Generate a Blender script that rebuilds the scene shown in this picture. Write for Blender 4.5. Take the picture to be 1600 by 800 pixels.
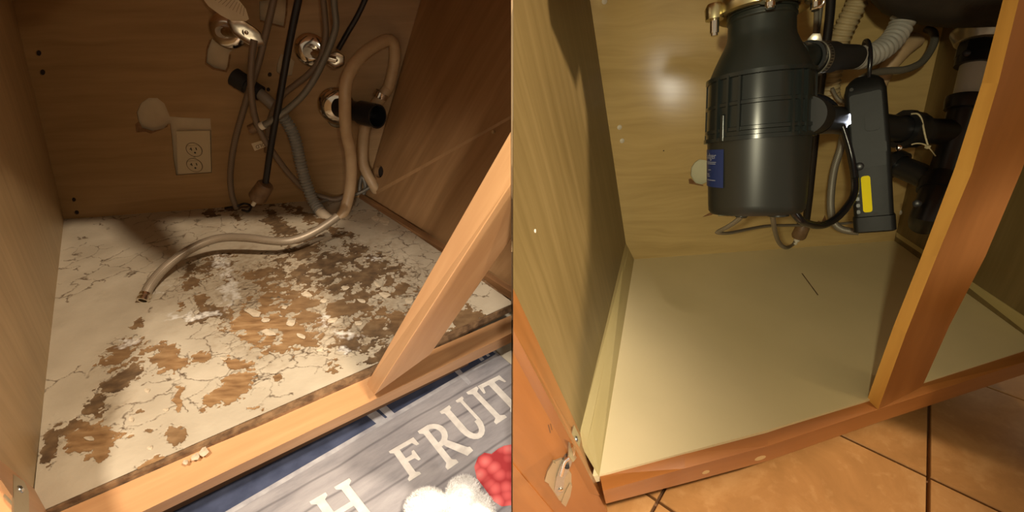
import bpy, bmesh, math, random
import numpy as np
from mathutils import Vector, Matrix
from mathutils.geometry import tessellate_polygon

sc = bpy.context.scene
for o in list(bpy.data.objects):
    bpy.data.objects.remove(o)
random.seed(4)
rng = np.random.RandomState(7)

# ------------------------------------------------------------------ camera
CAM_Z, PITCH, FOC = 0.72, 30.5, 700.0
camd = bpy.data.cameras.new('camera')
camd.sensor_fit = 'HORIZONTAL'
camd.sensor_width = 36.0
camd.lens = 36.0 * FOC / 1600.0
camd.clip_start = 0.02
cam = bpy.data.objects.new('camera', camd)
sc.collection.objects.link(cam)
cam.location = (0, 0, CAM_Z)
cam.rotation_euler = (math.radians(90 - PITCH), 0, 0)
sc.camera = cam

# ------------------------------------------------------------------ world, lights, exposure
w = bpy.data.worlds.new('world')
sc.world = w
w.use_nodes = True
w.node_tree.nodes['Background'].inputs[0].default_value = (1.0, 0.80, 0.56, 1)
w.node_tree.nodes['Background'].inputs[1].default_value = 0.34
sc.view_settings.view_transform = 'Standard'
sc.view_settings.look = 'None'
sc.view_settings.gamma = 1
sc.view_settings.exposure = 0.0


def lamp(name, kind, loc, target, energy, color, size=0.1, spot=60, blend=0.5):
    l = bpy.data.lights.new(name, kind)
    l.energy = energy
    l.color = color
    if kind == 'AREA':
        l.shape = 'DISK'
        l.size = size
    else:
        l.shadow_soft_size = size
    if kind == 'SPOT':
        l.spot_size = math.radians(spot)
        l.spot_blend = blend
    o = bpy.data.objects.new(name, l)
    sc.collection.objects.link(o)
    o.location = loc
    d = Vector(target) - Vector(loc)
    o.rotation_euler = d.to_track_quat('-Z', 'Y').to_euler()
    return o


lamp('downlight_over_rug', 'SPOT', (1.60, -0.50, 2.80), (-0.50, 0.70, 0.1), 500, (1.0, 0.82, 0.62), 0.09, 46, 0.5)
lamp('rug_fill_light', 'SPOT', (-0.05, -0.75, 2.40), (-0.26, 0.48, 0.0), 310, (1.0, 0.87, 0.72), 0.12, 30, 0.8)  # added fill spot that brightens the rug, rail and stile front
lamp('left_fill_light', 'SPOT', (0.30, -0.42, 0.93), (-0.56, 0.80, 0.26), 8.0, (1.0, 0.86, 0.62), 0.02, 56, 0.6)  # added fill near the camera for the left cabinet
lamp('downlight_over_tiles', 'SPOT', (1.50, -0.60, 2.60), (0.60, 0.40, 0.0), 36, (1.0, 0.80, 0.48), 0.2, 30, 0.6)
lamp('phone_flash', 'SPOT', (-0.30, -0.42, 0.93), (0.62, 0.86, 0.47), 34, (1.0, 0.92, 0.62), 0.02, 48, 0.8)
lamp('glare_light', 'SPOT', (0.725, 0.331, 0.429), (0.304, 1.0, 0.554), 3.6, (1.0, 0.97, 0.85), 0.085, 34, 1.0)  # added unseen spot, mirrored in the right back panel as its glare
lamp('stile_fill_light', 'SPOT', (0.15, -1.50, 0.90), (-0.10, 0.64, 0.18), 120, (1.0, 0.88, 0.74), 0.06, 20, 0.8)  # added low fill from in front for the left cabinet's stile

# ------------------------------------------------------------------ picking rays: pixel of the photograph -> point on a real surface
P = math.radians(PITCH)
C = np.array([0, 0, CAM_Z])
FW = np.array([0, math.cos(P), -math.sin(P)])
DN = np.array([0, -math.sin(P), -math.cos(P)])
RT = np.array([1.0, 0, 0])
UP = np.array([0, 0, 1.0])
ZF = 0.12      # cabinet floor height above the kitchen floor


def D(x, y):
    return FW + RT * (x - 800) / FOC + DN * (y - 400) / FOC


def px(x, y, depth):
    return C + D(x, y) * depth


def fl(x, y, z=ZF):
    d = D(x, y)
    return C + d * (z - C[2]) / d[2]


def on(pl, x, y, off=0.0):
    p, n = pl
    d = D(x, y)
    t = ((p - C) @ n) / (d @ n)
    q = C + d * t
    return q - d / np.linalg.norm(d) * off


def unit(v):
    return v / np.linalg.norm(v)


def plane(a, b, c):
    n = unit(np.cross(b - a, c - a))
    if (C - a) @ n < 0:
        n = -n
    return (a, n)


def proj(q):
    v = q - C
    return np.array([800 + FOC * (v @ RT) / (v @ FW), 400 + FOC * (v @ DN) / (v @ FW)])


# ------------------------------------------------------------------ object helpers
def link(o):
    sc.collection.objects.link(o)
    return o


def tag(o, label, cat, group=None, kind=None):
    o['label'] = label
    o['category'] = cat
    if group:
        o['group'] = group
    if kind:
        o['kind'] = kind
    return o


def thing(name, loc, label, cat, group=None):
    o = bpy.data.objects.new(name, None)
    o.empty_display_size = 0.03
    link(o)
    o.location = Vector(loc)
    return tag(o, label, cat, group)


def wloc(o):
    v = Vector((0, 0, 0))
    while o is not None:
        v = v + o.location
        o = o.parent
    return v


def obj(name, verts, faces, mat, parent=None, smooth=False, uvs=None, grain=None):
    """verts in world coordinates; origin goes to the middle of the mesh"""
    V = np.array([list(v) for v in verts], float)
    c = (V.min(0) + V.max(0)) / 2
    me = bpy.data.meshes.new(name)
    me.from_pydata([tuple(v) for v in V - c], [], faces)
    me.materials.append(mat)
    if uvs is not None:
        ul = me.uv_layers.new(name='UVMap')
        li = np.empty(len(me.loops), int)
        me.loops.foreach_get('vertex_index', li)
        ul.data.foreach_set('uv', np.array(uvs, float)[li].ravel())
    elif grain is not None:
        g = unit(np.array(grain, float))
        ul = me.uv_layers.new(name='UVMap')
        for p in me.polygons:
            n = np.array(p.normal)
            s = np.cross(n, g)
            if np.linalg.norm(s) < 0.2:
                s = np.cross(n, np.array([0.3, 0.5, 0.8]))
            s = unit(s)
            for li in p.loop_indices:
                q = V[me.loops[li].vertex_index]
                ul.data[li].uv = (q @ g, q @ s)
    if smooth:
        me.polygons.foreach_set('use_smooth', [True] * len(me.polygons))
        if smooth != True:
            try:
                me.set_sharp_from_angle(angle=math.radians(smooth))
            except Exception:
                pass
    me.update()
    o = bpy.data.objects.new(name, me)
    link(o)
    if parent is not None:
        o.parent = parent
        o.location = Vector(c) - wloc(parent)
    else:
        o.location = Vector(c)
    return o


def fixn(o):
    bm = bmesh.new()
    bm.from_mesh(o.data)
    bmesh.ops.recalc_face_normals(bm, faces=bm.faces)
    bm.to_mesh(o.data)
    bm.free()
    return o


def clip(o, keep):
    """end a mesh at the divider between the two cabinets: keep -1 left bay, +1 right bay"""
    bm = bmesh.new()
    bm.from_mesh(o.data)
    x = keep * 0.0012 - wloc(o).x
    r = bmesh.ops.bisect_plane(bm, geom=bm.verts[:] + bm.edges[:] + bm.faces[:], plane_co=(x, 0, 0), plane_no=(1, 0, 0),
                               clear_outer=keep < 0, clear_inner=keep > 0)
    es = [e for e in r['geom_cut'] if isinstance(e, bmesh.types.BMEdge)]
    if es:
        bmesh.ops.holes_fill(bm, edges=es, sides=0)
    bm.to_mesh(o.data)
    bm.free()
    return o


def hexa(name, bot, top, mat, parent=None, grain=None, bevel=0.0):
    """solid between two loops of equal length"""
    n = len(bot)
    v = list(bot) + list(top)
    f = [tuple(range(n))[::-1], tuple(range(n, 2 * n))] + [(i, (i + 1) % n, n + (i + 1) % n, n + i) for i in range(n)]
    o = obj(name, v, f, mat, parent, grain=grain)
    fixn(o)
    if bevel:
        bevel_mesh(o, bevel)
    return o


def bevel_mesh(o, width, seg=2):
    bm = bmesh.new()
    bm.from_mesh(o.data)
    bmesh.ops.bevel(bm, geom=bm.edges[:], offset=width, segments=seg, profile=0.6, affect='EDGES', clamp_overlap=True)
    bm.to_mesh(o.data)
    bm.free()


def box(name, c, ax, ay, az, mat, parent=None, grain=None, bevel=0.0):
    """box from centre and three half-axis vectors"""
    c = np.array(c)
    b = [c - ax - ay - az, c + ax - ay - az, c + ax + ay - az, c - ax + ay - az]
    return hexa(name, b, [p + 2 * az for p in b], mat, parent, grain, bevel)


def panel(name, outline, holes, back, mat, parent=None, grain=None, mat_edge=None):
    """board with cut-outs: outline and holes are coplanar loops, back is the thickness vector"""
    loops = [outline] + holes
    tris = tessellate_polygon([[Vector(p) for p in l] for l in loops])
    flat = [p for l in loops for p in l]
    n = len(flat)
    v = flat + [p + back for p in flat]
    f = [tuple(t) for t in tris] + [tuple(i + n for i in reversed(t)) for t in tris]
    k = 0
    for l in loops:
        m = len(l)
        for i in range(m):
            a, b = k + i, k + (i + 1) % m
            f.append((a, b, b + n, a + n))
        k += m
    o = obj(name, v, f, mat, parent, grain=grain)
    fixn(o)
    return o


def smooth_path(pts, sub=8):
    p = [np.array(q, float) for q in pts]
    p = [2 * p[0] - p[1]] + p + [2 * p[-1] - p[-2]]
    out = []
    for i in range(1, len(p) - 2):
        for k in range(sub):
            t = k / sub
            out.append(0.5 * (2 * p[i] + (p[i + 1] - p[i - 1]) * t + (2 * p[i - 1] - 5 * p[i] + 4 * p[i + 1] - p[i + 2]) * t * t
                              + (3 * p[i] - p[i - 1] - 3 * p[i + 1] + p[i + 2]) * t ** 3))
    out.append(p[-2])
    return out


def resample(path, step):
    P_ = np.array(path)
    s = np.r_[0, np.cumsum(np.linalg.norm(np.diff(P_, axis=0), axis=1))]
    n = max(2, int(round(s[-1] / step)) + 1)
    t = np.linspace(0, s[-1], n)
    return np.stack([np.interp(t, s, P_[:, k]) for k in range(3)], 1), t


def tube(name, pts, r, mat, parent=None, sides=14, ribs=None, sub=8, flat=1.0, r_end=None, straight=False, step=None):
    """swept hose; ribs = (pitch, depth) gives real corrugation; flat < 1 squashes the section"""
    path = [np.array(q, float) for q in pts] if straight else smooth_path(pts, sub)
    if ribs:
        path, s = resample(path, ribs[0] / 6)
    else:
        path, s = resample(path, step or max(r * 0.9, 0.004)) if not straight else (np.array(path), np.r_[0, np.cumsum(np.linalg.norm(np.diff(np.array(path), axis=0), axis=1))])
    n = len(path)
    T = np.gradient(path, axis=0)
    T /= np.linalg.norm(T, axis=1)[:, None] + 1e-12
    ref = np.array([0, 0, 1.0]) if abs(T[0][2]) < 0.9 else np.array([1.0, 0, 0])
    N = unit(np.cross(T[0], ref))
    v, uv = [], []
    for i in range(n):
        N = N - T[i] * (N @ T[i])
        N = unit(N)
        B = np.cross(T[i], N)
        rr = r if r_end is None else r + (r_end - r) * s[i] / s[-1]
        if ribs:
            rr = rr * (1 + ribs[1] * math.tanh(2.2 * math.sin(2 * math.pi * s[i] / ribs[0])))
        for k in range(sides):
            a = 2 * math.pi * k / sides
            v.append(path[i] + N * math.cos(a) * rr + B * math.sin(a) * rr * flat)
            uv.append((k / sides, s[i] * 20))
    f = []
    for i in range(n - 1):
        for k in range(sides):
            a, b = i * sides + k, i * sides + (k + 1) % sides
            f.append((a, b, b + sides, a + sides))
    f.append(tuple(range(sides))[::-1])
    f.append(tuple(range((n - 1) * sides, n * sides)))
    o = obj(name, v, f, mat, parent, smooth=50, uvs=uv)
    return o


def frame_of(axis, ref=(0, 0, 1)):
    a = unit(np.array(axis, float))
    r = np.array(ref, float)
    if abs(a @ unit(r)) > 0.95:
        r = np.array([1.0, 0, 0])
    u = unit(np.cross(r, a))
    return u, np.cross(a, u), a


def lathe(name, origin, axis, prof, mat, parent=None, n=40, smooth=35, ref=(0, 0, 1), sx=1.0, closed=True):
    """prof = [(distance along axis, radius)]"""
    u, w_, a = frame_of(axis, ref)
    v, f = [], []
    for (t, r) in prof:
        for k in range(n):
            an = 2 * math.pi * k / n
            v.append(np.array(origin) + a * t + u * math.cos(an) * r * sx + w_ * math.sin(an) * r)
    m = len(prof)
    for i in range(m - 1):
        for k in range(n):
            p, q = i * n + k, i * n + (k + 1) % n
            f.append((p, q, q + n, p + n))
    if closed:
        f.append(tuple(range(n))[::-1])
        f.append(tuple(range((m - 1) * n, m * n)))
    return fixn(obj(name, v, f, mat, parent, smooth=smooth))


def text_mesh(s):
    cu = bpy.data.curves.new('lettering', 'FONT')
    cu.body = s
    cu.size = 1.0
    o = bpy.data.objects.new('lettering', cu)
    link(o)
    bpy.context.view_layer.update()
    me = bpy.data.meshes.new_from_object(o)
    bpy.data.objects.remove(o)
    V = [tuple(v.co) for v in me.vertices]
    Fc = [tuple(p.vertices) for p in me.polygons]
    bpy.data.meshes.remove(me)
    return np.array(V), Fc


# ------------------------------------------------------------------ materials
def mat(name, col=(0.5, 0.5, 0.5), rough=0.5, metal=0.0, spec=0.5, coat=0.0, transmission=0.0):
    m = bpy.data.materials.new(name)
    m.use_nodes = True
    b = m.node_tree.nodes['Principled BSDF']
    b.inputs['Base Color'].default_value = (*col, 1)
    b.inputs['Roughness'].default_value = rough
    b.inputs['Metallic'].default_value = metal
    b.inputs['Specular IOR Level'].default_value = spec
    b.inputs['Coat Weight'].default_value = coat
    b.inputs['Transmission Weight'].default_value = transmission
    return m


def nd(m, kind, **kw):
    n = m.node_tree.nodes.new(kind)
    for k, v in kw.items():
        if k in n.inputs:
            n.inputs[k].default_value = v
        else:
            setattr(n, k, v)
    return n


def lk(m, a, ao, b, bi):
    m.node_tree.links.new(a.outputs[ao], b.inputs[bi])


def ramp(m, stops):
    r = nd(m, 'ShaderNodeValToRGB')
    e = r.color_ramp.elements
    while len(e) < len(stops):
        e.new(0.5)
    for i, (p, c) in enumerate(stops):
        e[i].position = p
        e[i].color = (*c, 1) if len(c) == 3 else c
    return r


def speckled(name, c1, c2, rough=0.5, metal=0.0, scale=40, bump=0.0, spec=0.5, bscale=200):
    m = mat(name, c1, rough, metal, spec)
    b = m.node_tree.nodes['Principled BSDF']
    tc = nd(m, 'ShaderNodeTexCoord')
    n = nd(m, 'ShaderNodeTexNoise', Scale=scale, Detail=6.0)
    lk(m, tc, 'Object', n, 'Vector')
    r = ramp(m, [(0.35, c1), (0.68, c2)])
    lk(m, n, 'Fac', r, 'Fac')
    lk(m, r, 'Color', b, 'Base Color')
    if bump:
        n2 = nd(m, 'ShaderNodeTexNoise', Scale=bscale, Detail=3.0)
        lk(m, tc, 'Object', n2, 'Vector')
        bp = nd(m, 'ShaderNodeBump', Strength=bump, Distance=0.002)
        lk(m, n2, 'Fac', bp, 'Height')
        lk(m, bp, 'Normal', b, 'Normal')
    return m


def wood(name, dark, mid, light, rough=0.4, along=3.0, across=55.0, swirl=0.6, spec=0.5, bump=0.05, knots=0.5, coat=0.0):
    m = mat(name, mid, rough, 0, spec, coat)
    b = m.node_tree.nodes['Principled BSDF']
    uv = nd(m, 'ShaderNodeUVMap')
    big = nd(m, 'ShaderNodeTexNoise', Scale=3.2, Detail=2.0)
    mp0 = nd(m, 'ShaderNodeMapping')
    mp0.inputs['Scale'].default_value = (1.0, 2.6, 1)
    lk(m, uv, 'UV', mp0, 'Vector')
    lk(m, mp0, 'Vector', big, 'Vector')
    # swirling figure: push the across coordinate by the large noise
    sep = nd(m, 'ShaderNodeSeparateXYZ')
    lk(m, uv, 'UV', sep, 'Vector')
    ma = nd(m, 'ShaderNodeMath', operation='MULTIPLY_ADD')
    lk(m, big, 'Fac', ma, 0)
    ma.inputs[1].default_value = 0.06 * swirl
    lk(m, sep, 'Y', ma, 2)
    cmb = nd(m, 'ShaderNodeCombineXYZ')
    lk(m, sep, 'X', cmb, 'X')
    lk(m, ma, 'Value', cmb, 'Y')
    mp = nd(m, 'ShaderNodeMapping')
    mp.inputs['Scale'].default_value = (along, across, 1)
    lk(m, cmb, 'Vector', mp, 'Vector')
    n1 = nd(m, 'ShaderNodeTexNoise', Scale=1.0, Detail=5.0, Roughness=0.6)
    lk(m, mp, 'Vector', n1, 'Vector')
    mx = nd(m, 'ShaderNodeMath', operation='MULTIPLY_ADD')
    lk(m, big, 'Fac', mx, 0)
    mx.inputs[1].default_value = knots
    lk(m, n1, 'Fac', mx, 2)
    sub = nd(m, 'ShaderNodeMath', operation='SUBTRACT')
    lk(m, mx, 'Value', sub, 0)
    sub.inputs[1].default_value = knots * 0.5
    r = ramp(m, [(0.3, dark), (0.5, mid), (0.72, light)])
    lk(m, sub, 'Value', r, 'Fac')
    lk(m, r, 'Color', b, 'Base Color')
    if bump:
        bp = nd(m, 'ShaderNodeBump', Strength=bump, Distance=0.001)
        lk(m, n1, 'Fac', bp, 'Height')
        lk(m, bp, 'Normal', b, 'Normal')
    return m


def braid(name, c1, c2, metal=0.6, rough=0.4, tw=10.0, tl=2.0):
    m = mat(name, c1, rough, metal)
    b = m.node_tree.nodes['Principled BSDF']
    uv = nd(m, 'ShaderNodeUVMap')
    outs = []
    for s in (1, -1):
        mp = nd(m, 'ShaderNodeMapping')
        mp.inputs['Scale'].default_value = (tw, tl * 8, 1)
        sep = nd(m, 'ShaderNodeSeparateXYZ')
        lk(m, uv, 'UV', mp, 'Vector')
        lk(m, mp, 'Vector', sep, 'Vector')
        a = nd(m, 'ShaderNodeMath', operation='MULTIPLY_ADD')
        lk(m, sep, 'X', a, 0)
        a.inputs[1].default_value = s
        lk(m, sep, 'Y', a, 2)
        fr = nd(m, 'ShaderNodeMath', operation='PINGPONG')
        lk(m, a, 'Value', fr, 0)
        fr.inputs[1].default_value = 0.5
        outs.append(fr)
    mu = nd(m, 'ShaderNodeMath', operation='MULTIPLY')
    lk(m, outs[0], 'Value', mu, 0)
    lk(m, outs[1], 'Value', mu, 1)
    r = ramp(m, [(0.0, c2), (0.14, c1)])
    lk(m, mu, 'Value', r, 'Fac')
    lk(m, r, 'Color', b, 'Base Color')
    bp = nd(m, 'ShaderNodeBump', Strength=0.4, Distance=0.001)
    lk(m, mu, 'Value', bp, 'Height')
    lk(m, bp, 'Normal', b, 'Normal')
    return m


M = {}
M['maple_back_a'] = wood('maple_laminate_worn', (0.31, 0.180, 0.068), (0.36, 0.212, 0.085), (0.41, 0.245, 0.102), 0.5, 3, 45, 0.8)
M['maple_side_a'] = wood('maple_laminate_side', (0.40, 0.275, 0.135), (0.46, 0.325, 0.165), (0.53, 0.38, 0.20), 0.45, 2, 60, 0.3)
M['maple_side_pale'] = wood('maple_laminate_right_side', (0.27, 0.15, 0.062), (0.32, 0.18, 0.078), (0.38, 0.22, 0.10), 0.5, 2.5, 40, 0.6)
M['frame_a'] = wood('honey_stained_frame', (0.50, 0.26, 0.115), (0.56, 0.305, 0.14), (0.64, 0.37, 0.18), 0.42, 2.5, 30, 0.6)
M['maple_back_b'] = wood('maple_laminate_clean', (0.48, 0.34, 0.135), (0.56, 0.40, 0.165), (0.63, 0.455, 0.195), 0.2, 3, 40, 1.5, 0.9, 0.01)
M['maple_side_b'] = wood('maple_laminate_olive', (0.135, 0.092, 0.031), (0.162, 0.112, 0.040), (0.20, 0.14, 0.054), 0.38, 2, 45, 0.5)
M['frame_b'] = wood('orange_stained_frame', (0.27, 0.096, 0.020), (0.32, 0.115, 0.026), (0.37, 0.14, 0.034), 0.33, 2.5, 26, 0.8)
M['frame_b_side'] = wood('amber_frame_side', (0.52, 0.27, 0.055), (0.60, 0.32, 0.07), (0.66, 0.37, 0.085), 0.35, 2.5, 26, 0.8)  # paler amber used on one face of the centre stile
M['pine'] = wood('pale_pine_strip', (0.50, 0.33, 0.14), (0.60, 0.42, 0.19), (0.68, 0.49, 0.25), 0.5, 2.5, 30, 1.2)
M['olive_strip'] = wood('olive_painted_strip', (0.40, 0.32, 0.13), (0.46, 0.37, 0.16), (0.5, 0.41, 0.19), 0.5, 2, 20, 0.4)
M['board_edge'] = speckled('swollen_board_edge', (0.09, 0.045, 0.018), (0.26, 0.15, 0.07), 0.9, 0, 60, 0.6)
M['hole_shade'] = speckled('hole_shade', (0.02, 0.012, 0.008), (0.05, 0.03, 0.02), 0.9)  # near-black tone standing in for the shade inside holes
M['drywall'] = speckled('drywall', (0.52, 0.40, 0.25), (0.60, 0.47, 0.30), 0.95, 0, 20, 0.1)
M['drywall_b'] = speckled('pale_drywall', (0.62, 0.60, 0.40), (0.68, 0.66, 0.46), 0.95, 0, 20, 0.1)
M['torn_edge'] = speckled('torn_panel_edge', (0.16, 0.075, 0.026), (0.28, 0.145, 0.06), 0.9, 0, 80, 0.5)
M['plastic_white'] = mat('almond_plastic', (0.56, 0.44, 0.27), 0.35)
M['slot'] = mat('slot_black', (0.01, 0.008, 0.006), 0.6)
M['chrome'] = mat('chrome', (0.75, 0.70, 0.62), 0.13, 1.0)
M['chrome_dull'] = speckled('spotted_chrome', (0.62, 0.55, 0.44), (0.40, 0.34, 0.25), 0.28, 1.0, 60)
M['steel'] = speckled('brushed_steel', (0.55, 0.50, 0.40), (0.42, 0.38, 0.30), 0.32, 0.9, 50)
M['zinc'] = mat('zinc_screw', (0.55, 0.62, 0.68), 0.25, 1.0)
M['brass_plate'] = mat('brass_plated_steel', (0.45, 0.39, 0.25), 0.3, 0.65)
M['hinge_steel'] = mat('bright_hinge_steel', (0.42, 0.40, 0.34), 0.25, 0.75)
M['black_pipe'] = mat('black_abs_pipe', (0.012, 0.012, 0.013), 0.32)
M['black_rubber'] = mat('black_rubber', (0.014, 0.014, 0.014), 0.55)
M['black_hose'] = mat('black_hose', (0.012, 0.010, 0.010), 0.4)
M['black_cord'] = mat('black_cord', (0.010, 0.010, 0.012), 0.25)
M['grey_corr'] = speckled('grey_corrugated_hose', (0.24, 0.23, 0.20), (0.32, 0.30, 0.26), 0.55, 0, 30)
M['grey_smooth'] = mat('grey_smooth_hose', (0.25, 0.20, 0.15), 0.5)
M['beige_hose'] = speckled('beige_hose', (0.46, 0.31, 0.17), (0.53, 0.37, 0.21), 0.45, 0, 30)
M['white_hose'] = speckled('white_hose_cuff', (0.62, 0.52, 0.38), (0.70, 0.60, 0.45), 0.5, 0, 30)
M['tan_corr'] = speckled('tan_corrugated_hose', (0.35, 0.27, 0.14), (0.46, 0.36, 0.20), 0.55, 0, 18)
M['supply_a'] = braid('grey_brown_braided_line', (0.28, 0.20, 0.13), (0.12, 0.08, 0.05), 0.1, 0.5)
M['supply_b'] = braid('grey_braided_line', (0.33, 0.30, 0.24), (0.10, 0.09, 0.07), 0.3, 0.45)
M['steel_braid'] = braid('clear_steel_braid', (0.46, 0.38, 0.28), (0.15, 0.11, 0.07), 0.3, 0.4, 8, 2.0)
M['brown_nut'] = speckled('brown_hose_weight', (0.15, 0.085, 0.04), (0.22, 0.13, 0.065), 0.45, 0, 60)
M['white_plastic'] = mat('white_plastic', (0.68, 0.62, 0.50), 0.4)
M['paper'] = speckled('yellowed_paper', (0.60, 0.47, 0.30), (0.66, 0.54, 0.36), 0.9, 0, 30)
M['ink'] = mat('brown_ink', (0.08, 0.045, 0.02), 0.8)
M['ink_grey'] = mat('faded_ink', (0.34, 0.24, 0.14), 0.8)
M['cream_floor_b'] = speckled('fresh_cream_paint', (0.68, 0.57, 0.32), (0.73, 0.61, 0.35), 0.42, 0, 6, 0.04)
M['disposal_top'] = mat('matte_dark_grey_plastic', (0.016, 0.020, 0.017), 0.42)
M['disposal_mid'] = mat('glossy_dark_grey_plastic', (0.017, 0.021, 0.020), 0.22)
M['disposal_low'] = mat('satin_charcoal_shell', (0.022, 0.024, 0.021), 0.36)
M['blue_label'] = mat('blue_label', (0.016, 0.035, 0.15), 0.4)
M['label_ink'] = mat('pale_label_print', (0.30, 0.33, 0.42), 0.6)
M['gold_ring'] = mat('yellow_zinc_ring', (0.62, 0.54, 0.30), 0.3, 1.0)
M['yellow'] = mat('yellow_plastic', (0.90, 0.75, 0.0), 0.6, 0, 0.2)
M['light_body'] = speckled('black_textured_plastic', (0.0035, 0.004, 0.004), (0.006, 0.007, 0.007), 0.5, 0, 60, 0.05, 0.35)
M['sink'] = speckled('dark_sound_pad', (0.012, 0.009, 0.006), (0.022, 0.016, 0.010), 0.7, 0, 20, 0.2)
M['pvc_white'] = mat('white_pvc', (0.62, 0.62, 0.55), 0.35)
M['zip_tie'] = mat('beige_nylon_tie', (0.50, 0.43, 0.26), 0.45)
M['toe'] = mat('dark_toe_kick_board', (0.12, 0.06, 0.03), 0.7)  # one dark brown for toe kick boards and door scratches
M['grout'] = speckled('brown_grout', (0.16, 0.075, 0.028), (0.20, 0.10, 0.04), 0.95, 0, 60)
M['divider'] = wood('divider_board', (0.30, 0.2, 0.1), (0.36, 0.24, 0.12), (0.4, 0.28, 0.15), 0.6)
M['towel'] = speckled('white_terry', (0.86, 0.85, 0.83), (0.93, 0.92, 0.90), 0.95, 0, 90)
M['silicone'] = mat('beige_caulk', (0.52, 0.43, 0.25), 0.6)


def tile_material(name, c1, c2, c3):
    m = mat(name, c2, 0.38)
    b = m.node_tree.nodes['Principled BSDF']
    tc = nd(m, 'ShaderNodeTexCoord')
    n = nd(m, 'ShaderNodeTexNoise', Scale=7.0, Detail=8.0, Roughness=0.68)
    n.inputs['Distortion'].default_value = 0.6
    lk(m, tc, 'Object', n, 'Vector')
    r = ramp(m, [(0.3, c1), (0.5, c2), (0.72, c3)])
    lk(m, n, 'Fac', r, 'Fac')
    n2 = nd(m, 'ShaderNodeTexNoise', Scale=60.0, Detail=4.0)
    lk(m, tc, 'Object', n2, 'Vector')
    r2 = ramp(m, [(0.58, (0, 0, 0)), (0.75, (0.5, 0.5, 0.5))])
    lk(m, n2, 'Fac', r2, 'Fac')
    mx = nd(m, 'ShaderNodeMix', data_type='RGBA')
    lk(m, r2, 'Color', mx, 0)
    lk(m, r, 'Color', mx, 6)
    mx.inputs[7].default_value = (*c3, 1)
    lk(m, mx, 2, b, 'Base Color')
    bp = nd(m, 'ShaderNodeBump', Strength=0.15, Distance=0.002)
    lk(m, n, 'Fac', bp, 'Height')
    lk(m, bp, 'Normal', b, 'Normal')
    return m


M['tile'] = tile_material('terracotta_tile', (0.28, 0.135, 0.040), (0.36, 0.175, 0.055), (0.47, 0.26, 0.10))
M['tile_pale'] = tile_material('pale_tile', (0.62, 0.55, 0.42), (0.68, 0.61, 0.48), (0.72, 0.66, 0.53))

# ------------------------------------------------------------------ room
X0 = 0.0012
zdeep = -0.02
floor_root = obj('floor', [(-3.2, -3.0, -0.012), (3.2, -3.0, -0.012), (3.2, 3.0, -0.012), (-3.2, 3.0, -0.012), (-3.2, -3.0, -0.04), (3.2, -3.0, -0.04), (3.2, 3.0, -0.04), (-3.2, 3.0, -0.04)],
                 [(0, 1, 2, 3), (7, 6, 5, 4), (0, 4, 5, 1), (1, 5, 6, 2), (2, 6, 7, 3), (3, 7, 4, 0)], M['grout'])
floor_root['kind'] = 'structure'
floor_root['label'] = 'kitchen floor of terracotta tiles with brown joints'
# tile joints, right bay: a along the first joint line, b along the other
ta, tb_ = fl(1452, 640, 0), fl(1450, 800, 0)
e1 = unit(tb_ - ta)
l2a, l2b = fl(1035, 768, 0), fl(1080, 798, 0)
l3a, l3b = fl(1540, 603, 0), fl(1600, 625, 0)
e2 = unit(l3b - l3a)


def meet(p, d, q, e):
    A = np.array([[d[0], -e[0]], [d[1], -e[1]]])
    s = np.linalg.solve(A, (q - p)[:2])
    return p + d * s[0]


e2b = unit(l2b - l2a)
O = meet(ta, e1, l3a, e2)
Q2 = meet(ta, e1, l2a, e2b)
gw = 0.0035


def tile_quad(p00, p10, p11, p01, m, nm='tile'):
    c = (p00 + p10 + p11 + p01) / 4
    pts = [p + unit(c - p) * gw for p in (p00, p10, p11, p01)]
    bot = [np.array([p[0], p[1], -0.0115]) for p in pts]
    mid = [np.array([p[0], p[1], -0.0015]) for p in pts]
    top = [np.array([*(p + (c - p) * 0.006)[:2], 0.0]) for p in pts]
    v = bot + mid + top
    f = [(8, 9, 10, 11)] + [(i, (i + 1) % 4, 4 + (i + 1) % 4, 4 + i) for i in range(4)] + [(4 + i, 4 + (i + 1) % 4, 8 + (i + 1) % 4, 8 + i) for i in range(4)]
    return fixn(obj(nm, v, f, m, floor_root))


SP = 0.345
for i in range(-4, 4):
    for j in range(-3, 5):
        base = O - e1 * 0.0
        p = base + e1 * (SP * (i)) + e2 * (SP * j)
        a, b, c_, d_ = p, p + e1 * SP, p + e1 * SP + e2 * SP, p + e2 * SP
        ctr = (a + c_) / 2
        if ctr[0] < -0.12 or ctr[0] > 2.1 or ctr[1] > 1.0 or ctr[1] < -0.9:
            continue
        clip(tile_quad(a, b, c_, d_, M['tile']), 1)

# ------------------------------------------------------------------ LEFT CABINET (before)
BL, BR = fl(97, 343), fl(565, 308)
LB = plane(BL, BR, BL + UP)
LBn = LB[1]
LTL, LTR = on(LB, 18, 0), on(LB, 656, 0)
LLW = plane(BL, LTL, fl(60, 690))
LRW = plane(BR, LTR, fl(690, 387))
FLc = fl(50, 806)
WL = -unit(D(290, 1125))
ra, rb = fl(300, 762, 0.112), fl(770, 535, 0.112)     # front top edge of the bottom rail
rail_dir = unit(rb - ra)
LF = plane(ra, rb, ra + WL)                            # plane of the face frame
fn = unit(np.cross(rail_dir, UP))
if fn[1] > 0:
    fn = -fn                                           # towards the viewer

cabA = thing('sink_cabinet', (*((BL + BR + FLc + fl(700, 520)) / 4)[:2], 0.0), 'open wooden sink cabinet whose cream painted floor is cracked, stained and peeling', 'cabinet')


def grow(a, b, s):
    return a + (b - a) * s


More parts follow.
